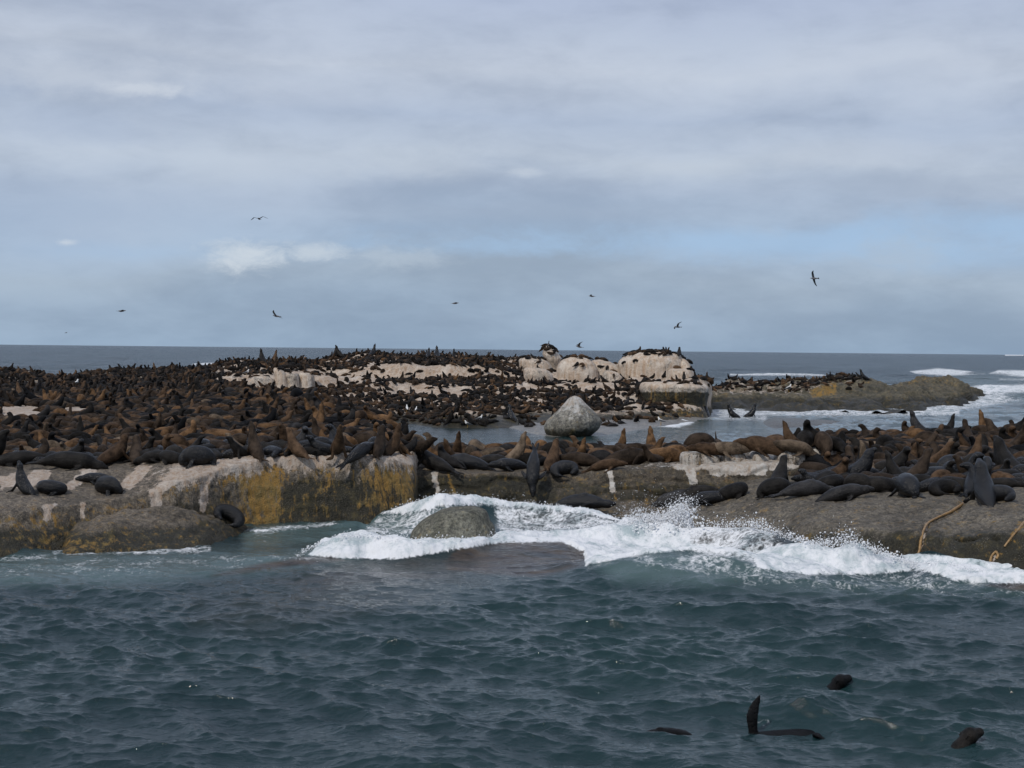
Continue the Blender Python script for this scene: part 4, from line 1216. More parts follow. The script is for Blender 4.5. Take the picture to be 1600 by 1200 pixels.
def fur_nodes(m, t, b, colsock, wetsock):
    tcn = t.n('ShaderNodeTexCoord').outputs['Object']
    oi = t.n('ShaderNodeObjectInfo')
    off = t.n('ShaderNodeCombineXYZ', None, i0=t.m('MULTIPLY', oi.outputs['Random'], 37.), i1=t.m('MULTIPLY', oi.outputs['Random'], 11.), i2=0.)
    pp = t.vm('ADD', tcn, off)
    a = t.noise(pp, 3.2, 5, .6)
    f = t.noise(t.vm('MULTIPLY', pp, (1, 1, 1)), 26, 4, .7)
    k = t.m('ADD', t.ss(a, .32, .68, .45, 1.55), t.m('MULTIPLY', t.m('SUBTRACT', f, .5), 1.6))
    cc = t.vm('MULTIPLY', colsock, t.n('ShaderNodeCombineXYZ', None, i0=k, i1=k, i2=k))
    t.put(b.inputs['Base Color'], cc)
    t.put(b.inputs['Roughness'], t.m('SUBTRACT', .70, t.m('MULTIPLY', wetsock, .48)))
    t.put(b.inputs['Specular IOR Level'], t.m('ADD', .06, t.m('MULTIPLY', t.m('MULTIPLY', wetsock, wetsock), .30)))
    bp = t.n('ShaderNodeBump', None, Strength=.8, Distance=.035, Height=t.m('ADD', f, t.m('MULTIPLY', a, 1.8)))
    t.put(b.inputs['Normal'], bp.outputs[0])


m_seal, t3, b3 = principled('seal_fur')
oi = t3.n('ShaderNodeObjectInfo')
fur_nodes(m_seal, t3, b3, oi.outputs['Color'], oi.outputs['Alpha'])
m_herd, t4, b4 = principled('herd_fur')
at = t4.n('ShaderNodeAttribute', dict(attribute_name='coat'))
fur_nodes(m_herd, t4, b4, at.outputs['Color'], t4.m('MULTIPLY', 1., .15))

SEAL = {k: remeshed('seal_' + k, p, .022) for k, p in POSES.items()}
for me in SEAL.values():
    me.materials.append(m_seal)
COAT = {'black': ((.0065, .0067, .0075), 1.0), 'dark': ((.014, .0125, .011), .55), 'grey': ((.022, .021, .021), .8), 'umber': ((.038, .027, .019), .3),
        'brown': ((.072, .045, .027), .2), 'ginger': ((.115, .066, .033), .15), 'tan': ((.115, .086, .060), .15)}
CNAME = {'black': 'wet black', 'dark': 'charcoal', 'grey': 'slate grey', 'umber': 'deep brown', 'brown': 'mid brown', 'ginger': 'ginger', 'tan': 'greyish tan'}
PNAME = {'lying': 'lying flat', 'lying_bent': 'lying bent', 'side': 'resting on its side', 'sleeping_up': 'sitting upright', 'nose_up': 'sitting with nose up', 'alert': 'with raised head',
         'turned': 'sitting with turned head', 'curled': 'curled up', 'grooming': 'hunched over', 'bull': 'bull with raised chest', 'flipper_up': 'lying with a flipper up', 'draped': 'lying with drooping head'}
n_seals = 0
used_xy = []


def put_seal(pose, loc, nrm, yaw, size, coat, label, group, pitch=0., roll=0., tilt=.7):
    global n_seals
    o = bpy.data.objects.new('fur_seal', SEAL[pose])
    COL.objects.link(o)
    c_, w_ = COAT[coat]
    if pose in ('nose_up', 'sleeping_up') and loc.y < 80:
        size *= .84
    elif loc.y < 80:
        size *= .93
    k = random.uniform(.75, 1.25)
    o.color = (c_[0] * k, c_[1] * k, c_[2] * k, w_)
    up = (Vector((0, 0, 1)) * (1 - tilt) + nrm * tilt).normalized()
    if pose in ('nose_up', 'sleeping_up', 'bull', 'turned'):
        up = (Vector((0, 0, 1)) * .65 + nrm * .35).normalized()
    q = Vector((0, 0, 1)).rotation_difference(up)
    Mx = q.to_matrix().to_4x4() @ Matrix.Rotation(yaw, 4, 'Z') @ Matrix.Rotation(pitch, 4, 'Y') @ Matrix.Rotation(roll, 4, 'X')
    sy = random.uniform(.92, 1.12)
    Mx = Matrix.Translation(loc) @ Mx @ Matrix.Diagonal((size, size * sy * random.choice((-1, 1)), size * random.uniform(.95, 1.08), 1))
    o.matrix_world = Mx
    o['label'] = label
    o['category'] = 'seal'
    o['group'] = group
    n_seals += 1
    used_xy.append((loc.x, loc.y))
    return o


R_ = math.radians
GL, GM, GR = 'seals crowded on the left rock', 'seals on the middle ledge', 'seals crowded on the right slab'
# px, py of the resting point, pose, yaw (0 = head to the right, 90 = away), size, coat, label, group
HERO = [
    (36, 770, 'nose_up', 150, .86, 'black', 'wet black seal with nose up, leftmost on the bare grey shelf', GL),
    (82, 770, 'curled', 10, .85, 'black', 'wet black seal curled right of the nose up one on the bare shelf', GL),
    (152, 753, 'lying', 200, .72, 'black', 'small wet black seal lying behind the hunched one on the bare shelf', GL),
    (173, 771, 'grooming', -30, .92, 'black', 'wet black seal hunched over near the middle of the bare shelf', GL),
    (306, 727, 'grooming', 200, 1.05, 'black', 'glossy wet black seal twisting on the cliff edge beside a white wash', GL),
    (353, 811, 'curled', 180, .95, 'black', 'lone wet black seal curled on the reef below the cliff', GL),
    (178, 722, 'alert', 60, 1.15, 'brown', 'large mid brown seal sloping up the rock above the hunched black one', GL),
    (214, 722, 'sleeping_up', 100, 1.0, 'umber', 'deep brown seal hanging its hind flippers down between two white washes', GL),
    (110, 732, 'lying', 10, 1.25, 'dark', 'long dark charcoal seal lying along the front of the left crowd', GL),
    (30, 726, 'lying', 190, 1.15, 'dark', 'dark charcoal seal lying at far left in the front row', GL),
    (400, 715, 'nose_up', 120, 1.05, 'umber', 'slim olive brown seal leaning up with tail over the stained cliff', GL),
    (462, 712, 'sleeping_up', 140, .95, 'brown', 'mid brown seal whose hind flippers hang over the stained cliff', GL),
    (486, 690, 'curled', 30, 1.05, 'grey', 'glossy slate grey seal curled in the middle of the left crowd', GL),
    (527, 712, 'nose_up', -70, 1.0, 'brown', 'mid brown seal sitting upright at the cliff edge with rounded back', GL),
    (562, 712, 'side', 60, 1.0, 'black', 'black seal slumped on its side at the cliff edge', GL),
    (590, 712, 'sleeping_up', 90, 1.05, 'umber', 'deep brown seal seen from behind near the right end of the cliff', GL),
    (612, 710, 'nose_up', 60, .95, 'brown', 'mid brown upright seal last before the end of the stained cliff', GL),
    (500, 668, 'nose_up', 70, .85, 'ginger', 'ginger seal stretching its neck up in the left crowd', GL),
    (575, 622, 'nose_up', 100, 1.05, 'black', 'black seal standing upright on top of the left mound', GL),
    (345, 690, 'lying', 160, 1.1, 'ginger', 'bright ginger seal stretched out in the middle of the left crowd', GL),
    (375, 688, 'lying', 20, 1.0, 'ginger', 'ginger seal lying just right of the bright ginger one', GL),
    # middle ledge
    (674, 733, 'alert', 150, 1.28, 'dark', 'big dark charcoal seal with raised head at the left end of the ledge', GM),
    (728, 733, 'side', 180, 1.30, 'black', 'long shiny black seal lying along the ledge edge', GM),
    (798, 734, 'lying', 205, 1.0, 'black', 'shiny black seal lying left of the one climbing the ledge face', GM),
    (768, 728, 'lying', -20, 1.0, 'dark', 'dark seal lying between the two shiny black ones', GM),
    (713, 716, 'nose_up', -80, .95, 'brown', 'mid brown seal sitting up behind the shiny black one', GM),
    (745, 706, 'curled', 90, 1.05, 'tan', 'greyish tan seal curled at the back of the ledge left part', GM),
    (690, 700, 'lying', 5, .95, 'dark', 'dark seal lying on the water edge behind the ledge left part', GM),
    (758, 694, 'alert', 200, .95, 'black', 'wet black seal with raised head near the channel water', GM),
    (783, 693, 'turned', 20, .85, 'black', 'small wet black seal beside the channel, turning its head', GM),
    (812, 694, 'grooming', 170, 1.35, 'umber', 'large round backed deep brown seal at the back of the ledge', GM),
    (806, 722, 'nose_up', 30, 1.05, 'tan', 'tan seal leaning up and right behind the climbing one', GM),
    (770, 716, 'lying_bent', 20, 1.0, 'tan', 'tan seal lying bent behind the shiny black ones', GM),
    (862, 733, 'sleeping_up', 70, 1.1, 'brown', 'mid brown seal leaning up just right of the climbing black one', GM),
    (884, 741, 'curled', 10, 1.0, 'black', 'black seal curled on the ledge lip right of the climbing one', GM),
    (910, 727, 'lying', 170, 1.1, 'umber', 'deep brown seal lying near the middle of the ledge', GM),
    (948, 732, 'lying', -10, .85, 'brown', 'mid brown seal lying over the white streak on the ledge', GM),
    (985, 726, 'side', 10, 1.35, 'umber', 'long deep brown seal lying right of the white streak', GM),
    (1035, 722, 'draped', -12, 1.25, 'ginger', 'ginger seal with drooping head in front of the crusted blocks', GM),
    (1018, 708, 'nose_up', 100, 1.0, 'ginger', 'ginger seal sitting upright behind the drooping one', GM),
    (970, 708, 'nose_up', 40, .85, 'ginger', 'smaller ginger seal with nose up left of the upright ginger one', GM),
    (1095, 704, 'grooming', 0, 1.2, 'umber', 'round backed deep brown seal above the leftmost crusted block', GM),
    (1122, 702, 'flipper_up', 90, 1.1, 'umber', 'deep brown seal holding a flipper straight up on the ledge', GM),
    (1110, 709, 'lying', 180, 1.0, 'brown', 'mid brown seal lying on the leftmost crusted block', GM),
    (1142, 708, 'lying_bent', 170, 1.0, 'tan', 'greyish tan seal lying on the middle crusted block', GM),
    (1180, 692, 'bull', 10, .80, 'brown', 'brown bull seal with open face raised above the ledge, facing right', GM),
    (1195, 708, 'lying', 180, 1.3, 'brown', 'long mid brown seal stretched over the small crusted block', GM),
    (1240, 706, 'draped', -15, 1.05, 'tan', 'tan seal with drooping head above the large pale split block', GM),
    (908, 795, 'side', -8, 1.25, 'black', 'wet black seal lying on the low shelf above the surf', GM),
    (1058, 786, 'lying', 190, 1.1, 'grey', 'slate grey seal with a bright sheen on the low shelf by the splash', GM),
    (1092, 779, 'side', 170, 1.0, 'dark', 'dark seal pressed under the ledge behind the splash', GM),
    # right slab
    (1113, 786, 'lying', 175, .95, 'black', 'lone black seal lying at the low left tip of the slab', GR),
    (1150, 775, 'curled', 0, 1.0, 'dark', 'dark curled seal climbing the left tip of the slab', GR),
    (1214, 775, 'grooming', 0, 1.05, 'dark', 'dark charcoal seal sitting at the left front of the slab', GR),
    (1216, 760, 'sleeping_up', 60, 1.1, 'dark', 'dark charcoal upright seal right behind the one at the left front', GR),
    (1262, 773, 'side', 5, 1.05, 'grey', 'slate grey seal lying on its side in the front row of the slab', GR),
    (1318, 780, 'lying', -12, 1.05, 'grey', 'slate grey seal with dark head pointing right in the front row of the slab', GR),
    (1300, 764, 'curled', 40, 1.0, 'dark', 'dark round seal just behind the slate grey front row seals', GR),
    (1276, 745, 'curled', 0, 1.15, 'umber', 'deep brown round backed seal behind the slate grey front row', GR),
    (1330, 742, 'sleeping_up', 80, 1.1, 'umber', 'deep brown seal sitting upright in front of the pale rock', GR),
    (1356, 742, 'nose_up', 130, 1.0, 'tan', 'olive tan seal leaning up in front of the pale rock', GR),
    (1418, 776, 'grooming', 90, 1.2, 'black', 'bulky black seal hunched at the front middle of the slab', GR),
    (1402, 755, 'nose_up', 140, 1.0, 'dark', 'dark seal with nose up behind the bulky hunched one', GR),
    (1432, 755, 'sleeping_up', 30, 1.15, 'umber', 'deep brown seal sitting up beside the dark nose up seal', GR),
    (1478, 772, 'curled', 10, .95, 'dark', 'dark curled seal left of the crack in the slab', GR),
    (1540, 785, 'bull', 80, .95, 'black', 'largest black seal at the front right of the slab', GR),
    (1562, 783, 'curled', -10, .95, 'black', 'black seal curled against the largest one', GR),
    (1520, 770, 'turned', 60, 1.0, 'black', 'black seal with turned head behind the largest black one', GR),
    (1575, 745, 'bull', 110, 1.0, 'dark', 'dark bull seal towering at the right edge of the front crowd', GR),
    (1365, 676, 'alert', 15, 1.0, 'dark', 'dark seal stretching right towards the water at the back', GR),
    (1398, 675, 'sleeping_up', 100, 1.0, 'dark', 'dark seal with head thrown back on the slab skyline', GR),
    (1436, 680, 'nose_up', 170, 1.12, 'grey', 'tall slim grey seal pointing straight up on the slab skyline', GR),
    (1482, 678, 'nose_up', 30, .85, 'dark', 'dark seal pointing up between the grey and the ginger ones on the skyline', GR),
    (1540, 684, 'nose_up', 100, 1.1, 'ginger', 'ginger upright seal on the slab skyline at right', GR),
    (1560, 690, 'bull', 150, .85, 'umber', 'huge deep brown bull beside the ginger upright seal', GR),
    (1590, 708, 'nose_up', -60, 1.2, 'umber', 'deep brown seal rising tall at the right edge of the frame', GR),
    (1512, 690, 'sleeping_up', 90, 1.0, 'umber', 'deep brown seal sitting with its back to us left of the ginger one', GR),
]
for px, py, pose, yaw, size, coat, label, group in HERO:
    p, nrm = hit_px(px, py)
    if p is None or p.y > 80:
        print('HERO MISS', px, py, p)
        continue
    if nrm.z < 0:
        nrm = -nrm
    if nrm.z < .5:                       # the point is on a cliff face: step on to the top
        q_, n2_ = drop(p.x, p.y + .35)
        if q_ is not None and q_.z < p.z + .8:
            p, nrm = q_, n2_
    put_seal(pose, p - Vector((0, 0, .03)), nrm, R_(yaw), size, coat, label, group)
# the seal climbing head up on the ledge face
p = Vector(at_d(829., 733., 43.65).tolist())
put_seal('lying', p - Vector((-.1, 0, .12)), Vector((0, 0, 1)), R_(-97), 1.05, 'black', 'glossy black seal hanging head up down the ledge face above the surf', GM, pitch=R_(62), tilt=0)


def coat_for(px, py, D):
    r = random.random()
    if D < 41.5 or (px > 1180 and D < 43):
        w = dict(black=.34, dark=.34, grey=.12, umber=.14, brown=.06)
    elif px > 1200:
        w = dict(black=.06, dark=.28, grey=.08, umber=.34, brown=.18, ginger=.03, tan=.07)
    elif px > 650:
        w = dict(black=.04, dark=.16, grey=.08, umber=.22, brown=.26, ginger=.16, tan=.12)
    else:
        w = dict(black=.10, dark=.24, grey=.05, umber=.28, brown=.20, ginger=.09, tan=.04)
    for k, v in w.items():
        r -= v
        if r < 0:
            return k
    return 'umber'


bare = [[(-5, 622), (60, 630), (78, 650), (50, 666), (-5, 656)], [(84, 618), (140, 630), (150, 648), (100, 655)]]
low_line = ([-300, 0, 60, 120, 200, 260, 300, 420, 480, 560, 648, 652, 760, 850, 900, 960, 1060, 1062, 1200, 1262, 1264, 1350, 1420, 1500, 1560, 1620, 1800],
            [722, 724, 724, 728, 722, 722, 720, 712, 711, 709, 708, 728, 730, 728, 730, 724, 722, 702, 700, 700, 764, 768, 764, 768, 774, 764, 764])
POSEW = [('lying', .20), ('lying_bent', .16), ('side', .13), ('curled', .19), ('sleeping_up', .06), ('nose_up', .025), ('alert', .05), ('turned', .06), ('grooming', .115), ('bull', .01)]


def pick_pose():
    r = random.random()
    for k, v in POSEW:
        r -= v
        if r < 0:
            return k
    return 'lying'


# random neighbours that fill the crowds, nearest first
cand = []
for _ in range(42000):
    px = random.uniform(-140, 1740)
    D = random.uniform(38, 66)
    x = (px - 800) / FPX * D
    cand.append((D, x))
cand.sort()
taken = {}


def free(x, y, r, cell=.8):
    i, j = int(math.floor(x / cell)), int(math.floor(y / cell))
    for a in range(i - 2, i + 3):
        for b_ in range(j - 2, j + 3):
            for (u, v) in taken.get((a, b_), ()):
                if math.hypot(u - x, (v - y) * .8) < r:
                    return False
    return True


def occupy(x, y, cell=.8):
    taken.setdefault((int(math.floor(x / cell)), int(math.floor(y / cell))), []).append((x, y))


for (x, y) in used_xy:
    occupy(x, y)
LIMIT = 292
SPOT = {GL: ('left crowd front', 'left crowd middle', 'left crowd back'), GM: ('ledge front', 'ledge middle', 'ledge back'),
        GR: ('right crowd front', 'right crowd middle', 'right crowd back')}
seen = set()
herd = []           # what does not fit under the limit joins the far herd
for D, x in cand:
    p, nrm = drop(x, D)
    if p is None or nrm.z < .55 or p.z < .12:
        continue
    a, b_ = proj(np.array([p[:]]))
    a, b_ = float(a[0]), float(b_[0])
    if b_ > np.interp(a, *low_line):
        continue
    if any(polymask(np.array([a]), np.array([b_]), q_, .5)[0] > .5 for q_ in bare):
        continue
    if not free(x, D, (.40 if D < 45 else .34) if a < 650 else (.58 if a < 1200 else .46)):
        continue
    occupy(x, D)
    if 650 <= a < 1200 and D > 51.5 or a >= 1200 and D > 58:
        continue
    grp = GL if a < 650 else (GM if a < 1200 else GR)
    coat = coat_for(a, b_, D)
    pose = pick_pose()
    if a > 640 and D > 49 and pose in ('nose_up', 'sleeping_up', 'bull', 'alert') and random.random() < .75:
        pose = 'curled'
    yaw = random.choice((random.gauss(0, 40), random.gauss(180, 40), random.uniform(0, 360)))
    size = random.uniform(.60, .95) if a < 650 else random.uniform(.66, 1.0) * (1.12 if a > 1190 and D < 52 else 1)
    if pose in ('nose_up', 'sleeping_up'):
        size *= .85
    if a < 650:
        size *= 1 - .16 * min(1, max(0, (D - 42) / 5))
    inframe = -25 < a < 1625
    if inframe and n_seals < LIMIT - 12 and D < 62:
        k = 0 if D < 43.5 else (1 if D < 48 else 2)
        side = {GL: ('left edge', 'left part', 'right part', 'channel end')[min(3, max(0, int(a // 163)))],
                GM: ('left end', 'left part', 'right part', 'right end')[min(3, max(0, int((a - 650) // 138)))],
                GR: ('left end', 'left part', 'right part', 'right edge')[min(3, max(0, int((a - 1200) // 100)))]}[grp]
        for _t in range(14):
            deg = math.degrees(yaw) if abs(yaw) > 6.4 else yaw
            fx, fy = math.cos(R_(yaw)), math.sin(R_(yaw))
            face = 'facing right' if fx > .7 else 'facing left' if fx < -.7 else 'facing away' if fy > 0 else 'facing us'
            big = 'small' if size < .72 else 'large' if size > .86 else 'medium sized'
            lab = '%s %s seal %s, %s, %s, %s' % (big, CNAME[coat], face, PNAME[pose], SPOT[grp][k], side)
            if lab not in seen:
                break
            coat, pose, yaw, size = coat_for(a, b_, D), pick_pose(), random.uniform(0, 360), random.uniform(.62, .98)
        seen.add(lab)
        put_seal(pose, p - Vector((0, 0, .04)), nrm, R_(yaw), size, coat, lab, grp)
    else:
        herd.append((p, nrm, R_(yaw), size, coat, pose))
print('near seals', n_seals, 'overflow', len(herd))

# ---------------- seals on the skyline of the island and in the channel that one can tell apart
FARH = [(410, 567, 'nose_up', 120, 1.15, 'dark', 142, 'upright dark seal on the island skyline, leftmost of the standing ones'),
        (428, 566, 'nose_up', 60, 1.0, 'brown', 143, 'upright brown seal on the island skyline, second from the left'),
        (523, 560, 'nose_up', 80, 1.05, 'dark', 147, 'dark seal of a close upright pair on the island skyline, left one'),
        (531, 560, 'nose_up', 160, 1.2, 'dark', 147, 'dark seal of a close upright pair on the island skyline, right one'),
        (582, 557, 'nose_up', 60, 1.1, 'black', 148, 'black upright seal on the island skyline above the pale cliff'),
        (669, 559, 'nose_up', 80, .9, 'black', 148, 'small black seal of an upright pair on the skyline, left one'),
        (683, 559, 'nose_up', 100, 1.05, 'black', 148, 'black seal of an upright pair on the skyline, right one'),
        (709, 560, 'nose_up', 90, .8, 'dark', 148, 'small dark seal upright right of the black pair on the skyline'),
        (1350, 594, 'nose_up', 170, .95, 'black', 138, 'black seal sitting upright alone on top of the islet'),
        (1061, 556, 'sleeping_up', 80, .85, 'dark', 127, 'dark seal sitting at the right end of the cream cliff boulder')]
for px, py, pose, yaw, size, coat, D, lab in FARH:
    p, nrm = hit_px(px, py)
    if p is None:
        q_ = at_d(px, py, D)
        p, nrm = drop(q_[0], q_[1])
    if p is None:
        continue
    put_seal(pose, p, Vector((0, 0, 1)), R_(yaw), size, coat, lab, 'seals standing out far off')
for px, py, pose, yaw, size, coat, lab in [
    (800, 664, 'nose_up', 120, 1.05, 'black', 'black seal with nose up on the wet flat left of the big boulder'),
    (1102, 651, 'nose_up', 100, 1.2, 'black', 'black seal upright in the shallow channel, left of three'),
    (1145, 652, 'nose_up', 170, 1.0, 'black', 'black seal in the shallow channel leaning left, middle of three'),
    (1173, 651, 'nose_up', 10, 1.0, 'black', 'black seal in the shallow channel leaning right, right of three')]:
    q_ = at_z(px, py, .0)
    put_seal(pose, Vector((q_[0], q_[1], -.12 if px > 1000 else .1)), Vector((0, 0, 1)), R_(yaw), size, coat, lab, 'seals standing out far off')

# ---------------- the far herd, one mass
LOW = []
for k in ('lying', 'lying_bent', 'sleeping_up', 'nose_up', 'alert', 'turned', 'curled', 'side', 'grooming'):
    me = remeshed('low', POSES[k], .062)
    me.calc_loop_triangles()
    V_ = np.array([v.co[:] for v in me.vertices])
    F_ = np.array([tr.vertices[:] for tr in me.loop_triangles])
    LOW.append((k, V_, F_))
    bpy.data.meshes.remove(me)
lowd = {k: (V_, F_) for k, V_, F_ in LOW}
far_bare = [
    [(570, 568), (700, 570), (735, 576), (735, 594), (640, 592), (578, 597)], [(580, 604), (640, 598), (700, 604), (735, 607), (735, 617), (600, 619), (575, 616)],
    [(340, 590), (480, 578), (560, 580), (572, 592), (500, 606), (430, 612), (340, 613)], [(300, 608), (345, 598), (345, 612), (310, 614)],
    [(812, 560), (866, 562), (868, 598), (818, 598)], [(868, 560), (980, 564), (984, 600), (868, 603)], [(966, 554), (1072, 556), (1082, 598), (966, 600)],
    [(1000, 599), (1106, 598), (1106, 624), (1000, 622)], [(760, 646), (1110, 640), (1110, 700), (760, 700)], [(800, 603), (860, 604), (860, 611), (800, 611)], [(905, 600), (960, 596), (985, 596), (960, 612), (905, 612)],
    [(1040, 640), (1100, 628), (1140, 640), (1140, 660), (1040, 660)], [(1105, 618), (1600, 612), (1600, 660), (1105, 660)], [(1262, 606), (1330, 593), (1390, 585), (1560, 585), (1560, 660), (1262, 660)],
    [(20, 596), (60, 596), (70, 605), (30, 606)], [(1130, 606), (1225, 602), (1225, 608), (1140, 612)]]
nb_ = 0
taken.clear()
far = []
for _ in range(120000):
    D = 60 + 110 * random.random() ** .9
    px = random.uniform(-200, 1420)
    x = (px - 800) / FPX * D
    if not free(x, D, .42, .5):
        continue
    p, nrm = drop(x, D)
    if p is None or p.z < .12 or (D < 66 and px > 640):
        continue
    if nrm.z < .35 or (79 < D < 90 and 835 < px < 955):
        continue
    a, b_ = proj(np.array([p[:]]))
    a, b_ = float(a[0]), float(b_[0])
    if any(polymask(np.array([a]), np.array([b_]), q_, .5)[0] > .5 for q_ in far_bare) and random.random() > .05:
        continue
    if 640 < a < 1300 and D < 84:
        continue
    occupy(x, D, .5)
    r = random.random()
    coat = 'dark' if r < .38 else 'umber' if r < .70 else 'grey' if r < .78 else 'brown' if r < .93 else 'black' if r < .99 else 'ginger'
    if D > 108 and px > 1106 and (b_ > 612 or a > 1352):
        continue
    pose = random.choice(('lying', 'lying_bent', 'curled', 'side') if p.z > 3.9 and a > 800 and random.random() < .85 else ('lying', 'lying_bent', 'curled', 'side', 'lying', 'curled', 'lying_bent', 'side', 'grooming', 'turned', 'grooming', 'alert', 'sleeping_up') if random.random() > .03 else ('nose_up',))
    far.append((p, nrm, random.uniform(0, 6.28), random.uniform(.42, .74), coat, pose))
for it in herd:
    if it[5] in lowd:
        far.append(it)
Vs, Fs, Cs = [], [], []
off = 0
for p, nrm, yaw, size, coat, pose in far:
    V_, F_ = lowd[pose]
    up = (Vector((0, 0, 1)) * .5 + nrm * .5).normalized()
    Mx = np.array((Vector((0, 0, 1)).rotation_difference(up).to_matrix() @ Matrix.Rotation(yaw, 3, 'Z')))
    Vs.append((V_ * size) @ Mx.T + np.array(p[:]) - np.array([0, 0, .03]))
    Fs.append(F_ + off)
    off += len(V_)
    c_ = np.array(COAT[coat][0]) * random.uniform(.7, 1.35)
    Cs.append(np.tile(np.append(c_, 1), (len(V_), 1)))
print('far seals', len(far), 'verts', off)
link('seal_herd', mesh_from('seal_herd', np.concatenate(Vs), np.concatenate(Fs), m_herd, True, dict(coat=np.concatenate(Cs))),
     'dense far off herd of dark brown seals covering the island terraces', 'seal herd', None, 'stuff')

# ---------------- seals swimming in the foreground
GW = 'seals swimming in the foreground water'
FLIP = remeshed('seal_flipper', [([(-.02, 0, -.30, .10, .06), (-.02, 0, -.08, .075, .045), (-.035, 0, .06, .060, .032), (-.045, 0, .20, .075, .026), (-.02, 0, .32, .062, .020), (.02, 0, .41, .036, .012), (.05, 0, .475, .010, .006)], (0, 1, 0)),
                                  ([(-.55, 0, -.22, .10, .08), (-.2, 0, -.16, .17, .12), (.15, 0, -.10, .19, .125), (.55, 0, -.085, .19, .13), (.85, 0, -.11, .16, .13), (1.1, 0, -.16, .10, .10), (1.3, 0, -.22, .05, .05)], (0, 0, 1)),
                                  ([(.75, 0, -.12, .06, .05), (.84, 0, .03, .06, .03), (.90, .02, .09, .05, .02), (1.02, .04, .05, .015, .01)], (0, 0, 1)),
                                  ([(.72, -.12, -.08, .05, .04), (.66, -.28, .06, .05, .02), (.76, -.42, .0, .02, .01)], (0, 0, 1))], .016)
HEAD = remeshed('seal_swimming', [([(-.75, 0, -.32, .10, .08), (-.45, 0, -.18, .17, .13), (-.15, 0, -.06, .16, .12), (.05, 0, .0, .125, .11), (.17, 0, .05, .105, .10), (.26, 0, .075, .10, .098), (.34, 0, .06, .075, .075), (.42, 0, .045, .048, .046), (.445, 0, .04, .014, .014)], (0, 0, 1))]
                + ears((.22, 0, .12), (1, 0)), .016)
ROLL = remeshed('seal_back', [([(-.7, 0, -.24, .08, .06), (-.35, 0, -.12, .17, .12), (0, 0, -.07, .2, .125), (.35, 0, -.10, .16, .11), (.6, 0, -.22, .09, .07)], (0, 0, 1)), ([(.0, 0, .0, .05, .03), (-.12, 0, .05, .05, .02), (-.22, 0, .05, .02, .01)], (0, 0, 1))], .016)
for me, px, py, yaw, sz, coat, lab in (
    (FLIP, 1181, 1130, 6, 1.12, 'black', 'seal floating with one curved black flipper held straight up out of the water'),
    (HEAD, 1296, 1058, 10, .95, 'black', 'black seal head breaking the surface farthest out of the swimming ones'),
    (HEAD, 1496, 1160, 12, .95, 'dark', 'dark brown seal head swimming to the right near the bottom right corner'),
    (ROLL, 1042, 1140, 0, .62, 'black', 'dark flipper tip lying low on the water left of the raised flipper'),
    (ROLL, 28, 1196, 0, .5, 'umber', 'small dark back just showing at the bottom left corner')):
    me.materials.clear()
    me.materials.append(m_seal)
    q_ = at_z(px, py, .02)
    ia = int(np.argmin(np.abs(az - q_[0] / q_[1])))
    iv = int(np.argmin(np.abs(Dd - q_[1])))
    wl = float(G[ia - 8:ia + 8, iv - 6:iv + 6, 2].mean())
    o = bpy.data.objects.new('fur_seal', me)
    COL.objects.link(o)
    zt = .0
    o.location = (q_[0], q_[1], wl + {'seal_flipper': -.01, 'seal_swimming': -.09, 'seal_back': .03}[me.name.split('.')[0]])
    o.rotation_euler = (0, R_(-27) if me is HEAD else 0, R_(yaw))
    o.scale = (sz,) * 3
    o.color = (*COAT[coat][0], .45)
    o['label'], o['category'], o['group'] = lab, 'seal', GW

# ------------------------------------------------------------------ birds
def simple_mat(name, c_, r=.6):
    m, t_, b_ = principled(name)
    P_n = t_.n('ShaderNodeTexCoord').outputs['Object']
    nn = t_.noise(P_n, 30, 4, .6)
    t_.put(b_.inputs['Base Color'], t_.mix(t_.ss(nn, .3, .7), (c_[0] * .8, c_[1] * .8, c_[2] * .8, 1), (c_[0] * 1.1, c_[1] * 1.1, c_[2] * 1.1, 1)))
    b_.inputs['Roughness'].default_value = r
    return m


MB_w = simple_mat('gull_white', (.78, .78, .76))
MB_g = simple_mat('gull_silhouette', (.16, .16, .17))  # silhouette shade against the sky, painted into the flying gulls' body colour
MB_d = simple_mat('gull_slate', (.06, .065, .07))
MB_k = simple_mat('cormorant_black', (.012, .012, .014), .4)
MB_y = simple_mat('beak_yellow', (.5, .3, .05))


def swept_mesh(name, parts, mat, n=10):
    Vs, Fs = [], []
    off = 0
    for pts_, up in parts:
        V_, F_ = sweep(pts_, up, n=n, sub=4)
        Vs.append(V_)
        Fs += [[i + off for i in f] for f in F_]
        off += len(V_)
    me = bpy.data.meshes.new(name)
    me.from_pydata(np.concatenate(Vs).tolist(), [], Fs)
    me.materials.append(mat)
    me.polygons.foreach_set('use_smooth', np.ones(len(me.polygons), bool))
    return me


MB_w0 = MB_w
MB_w = MB_g
bodyF = swept_mesh('body', [([(-.26, 0, .0, .02, .01), (-.18, 0, .0, .045, .035), (-.05, 0, 0, .07, .065), (.10, 0, .01, .06, .058), (.18, 0, .03, .04, .04), (.235, 0, .04, .034, .035), (.27, 0, .037, .015, .015)], (0, 0, 1))], MB_w)
beakF = swept_mesh('beak', [([(.26, 0, .037, .012, .012), (.30, 0, .034, .009, .009), (.325, 0, .025, .003, .003)], (0, 0, 1))], MB_y, 6)
tailF = swept_mesh('tail', [([(-.22, 0, .0, .03, .01), (-.30, 0, .0, .06, .006), (-.37, 0, .0, .07, .003)], (0, 0, 1))], MB_w, 8)


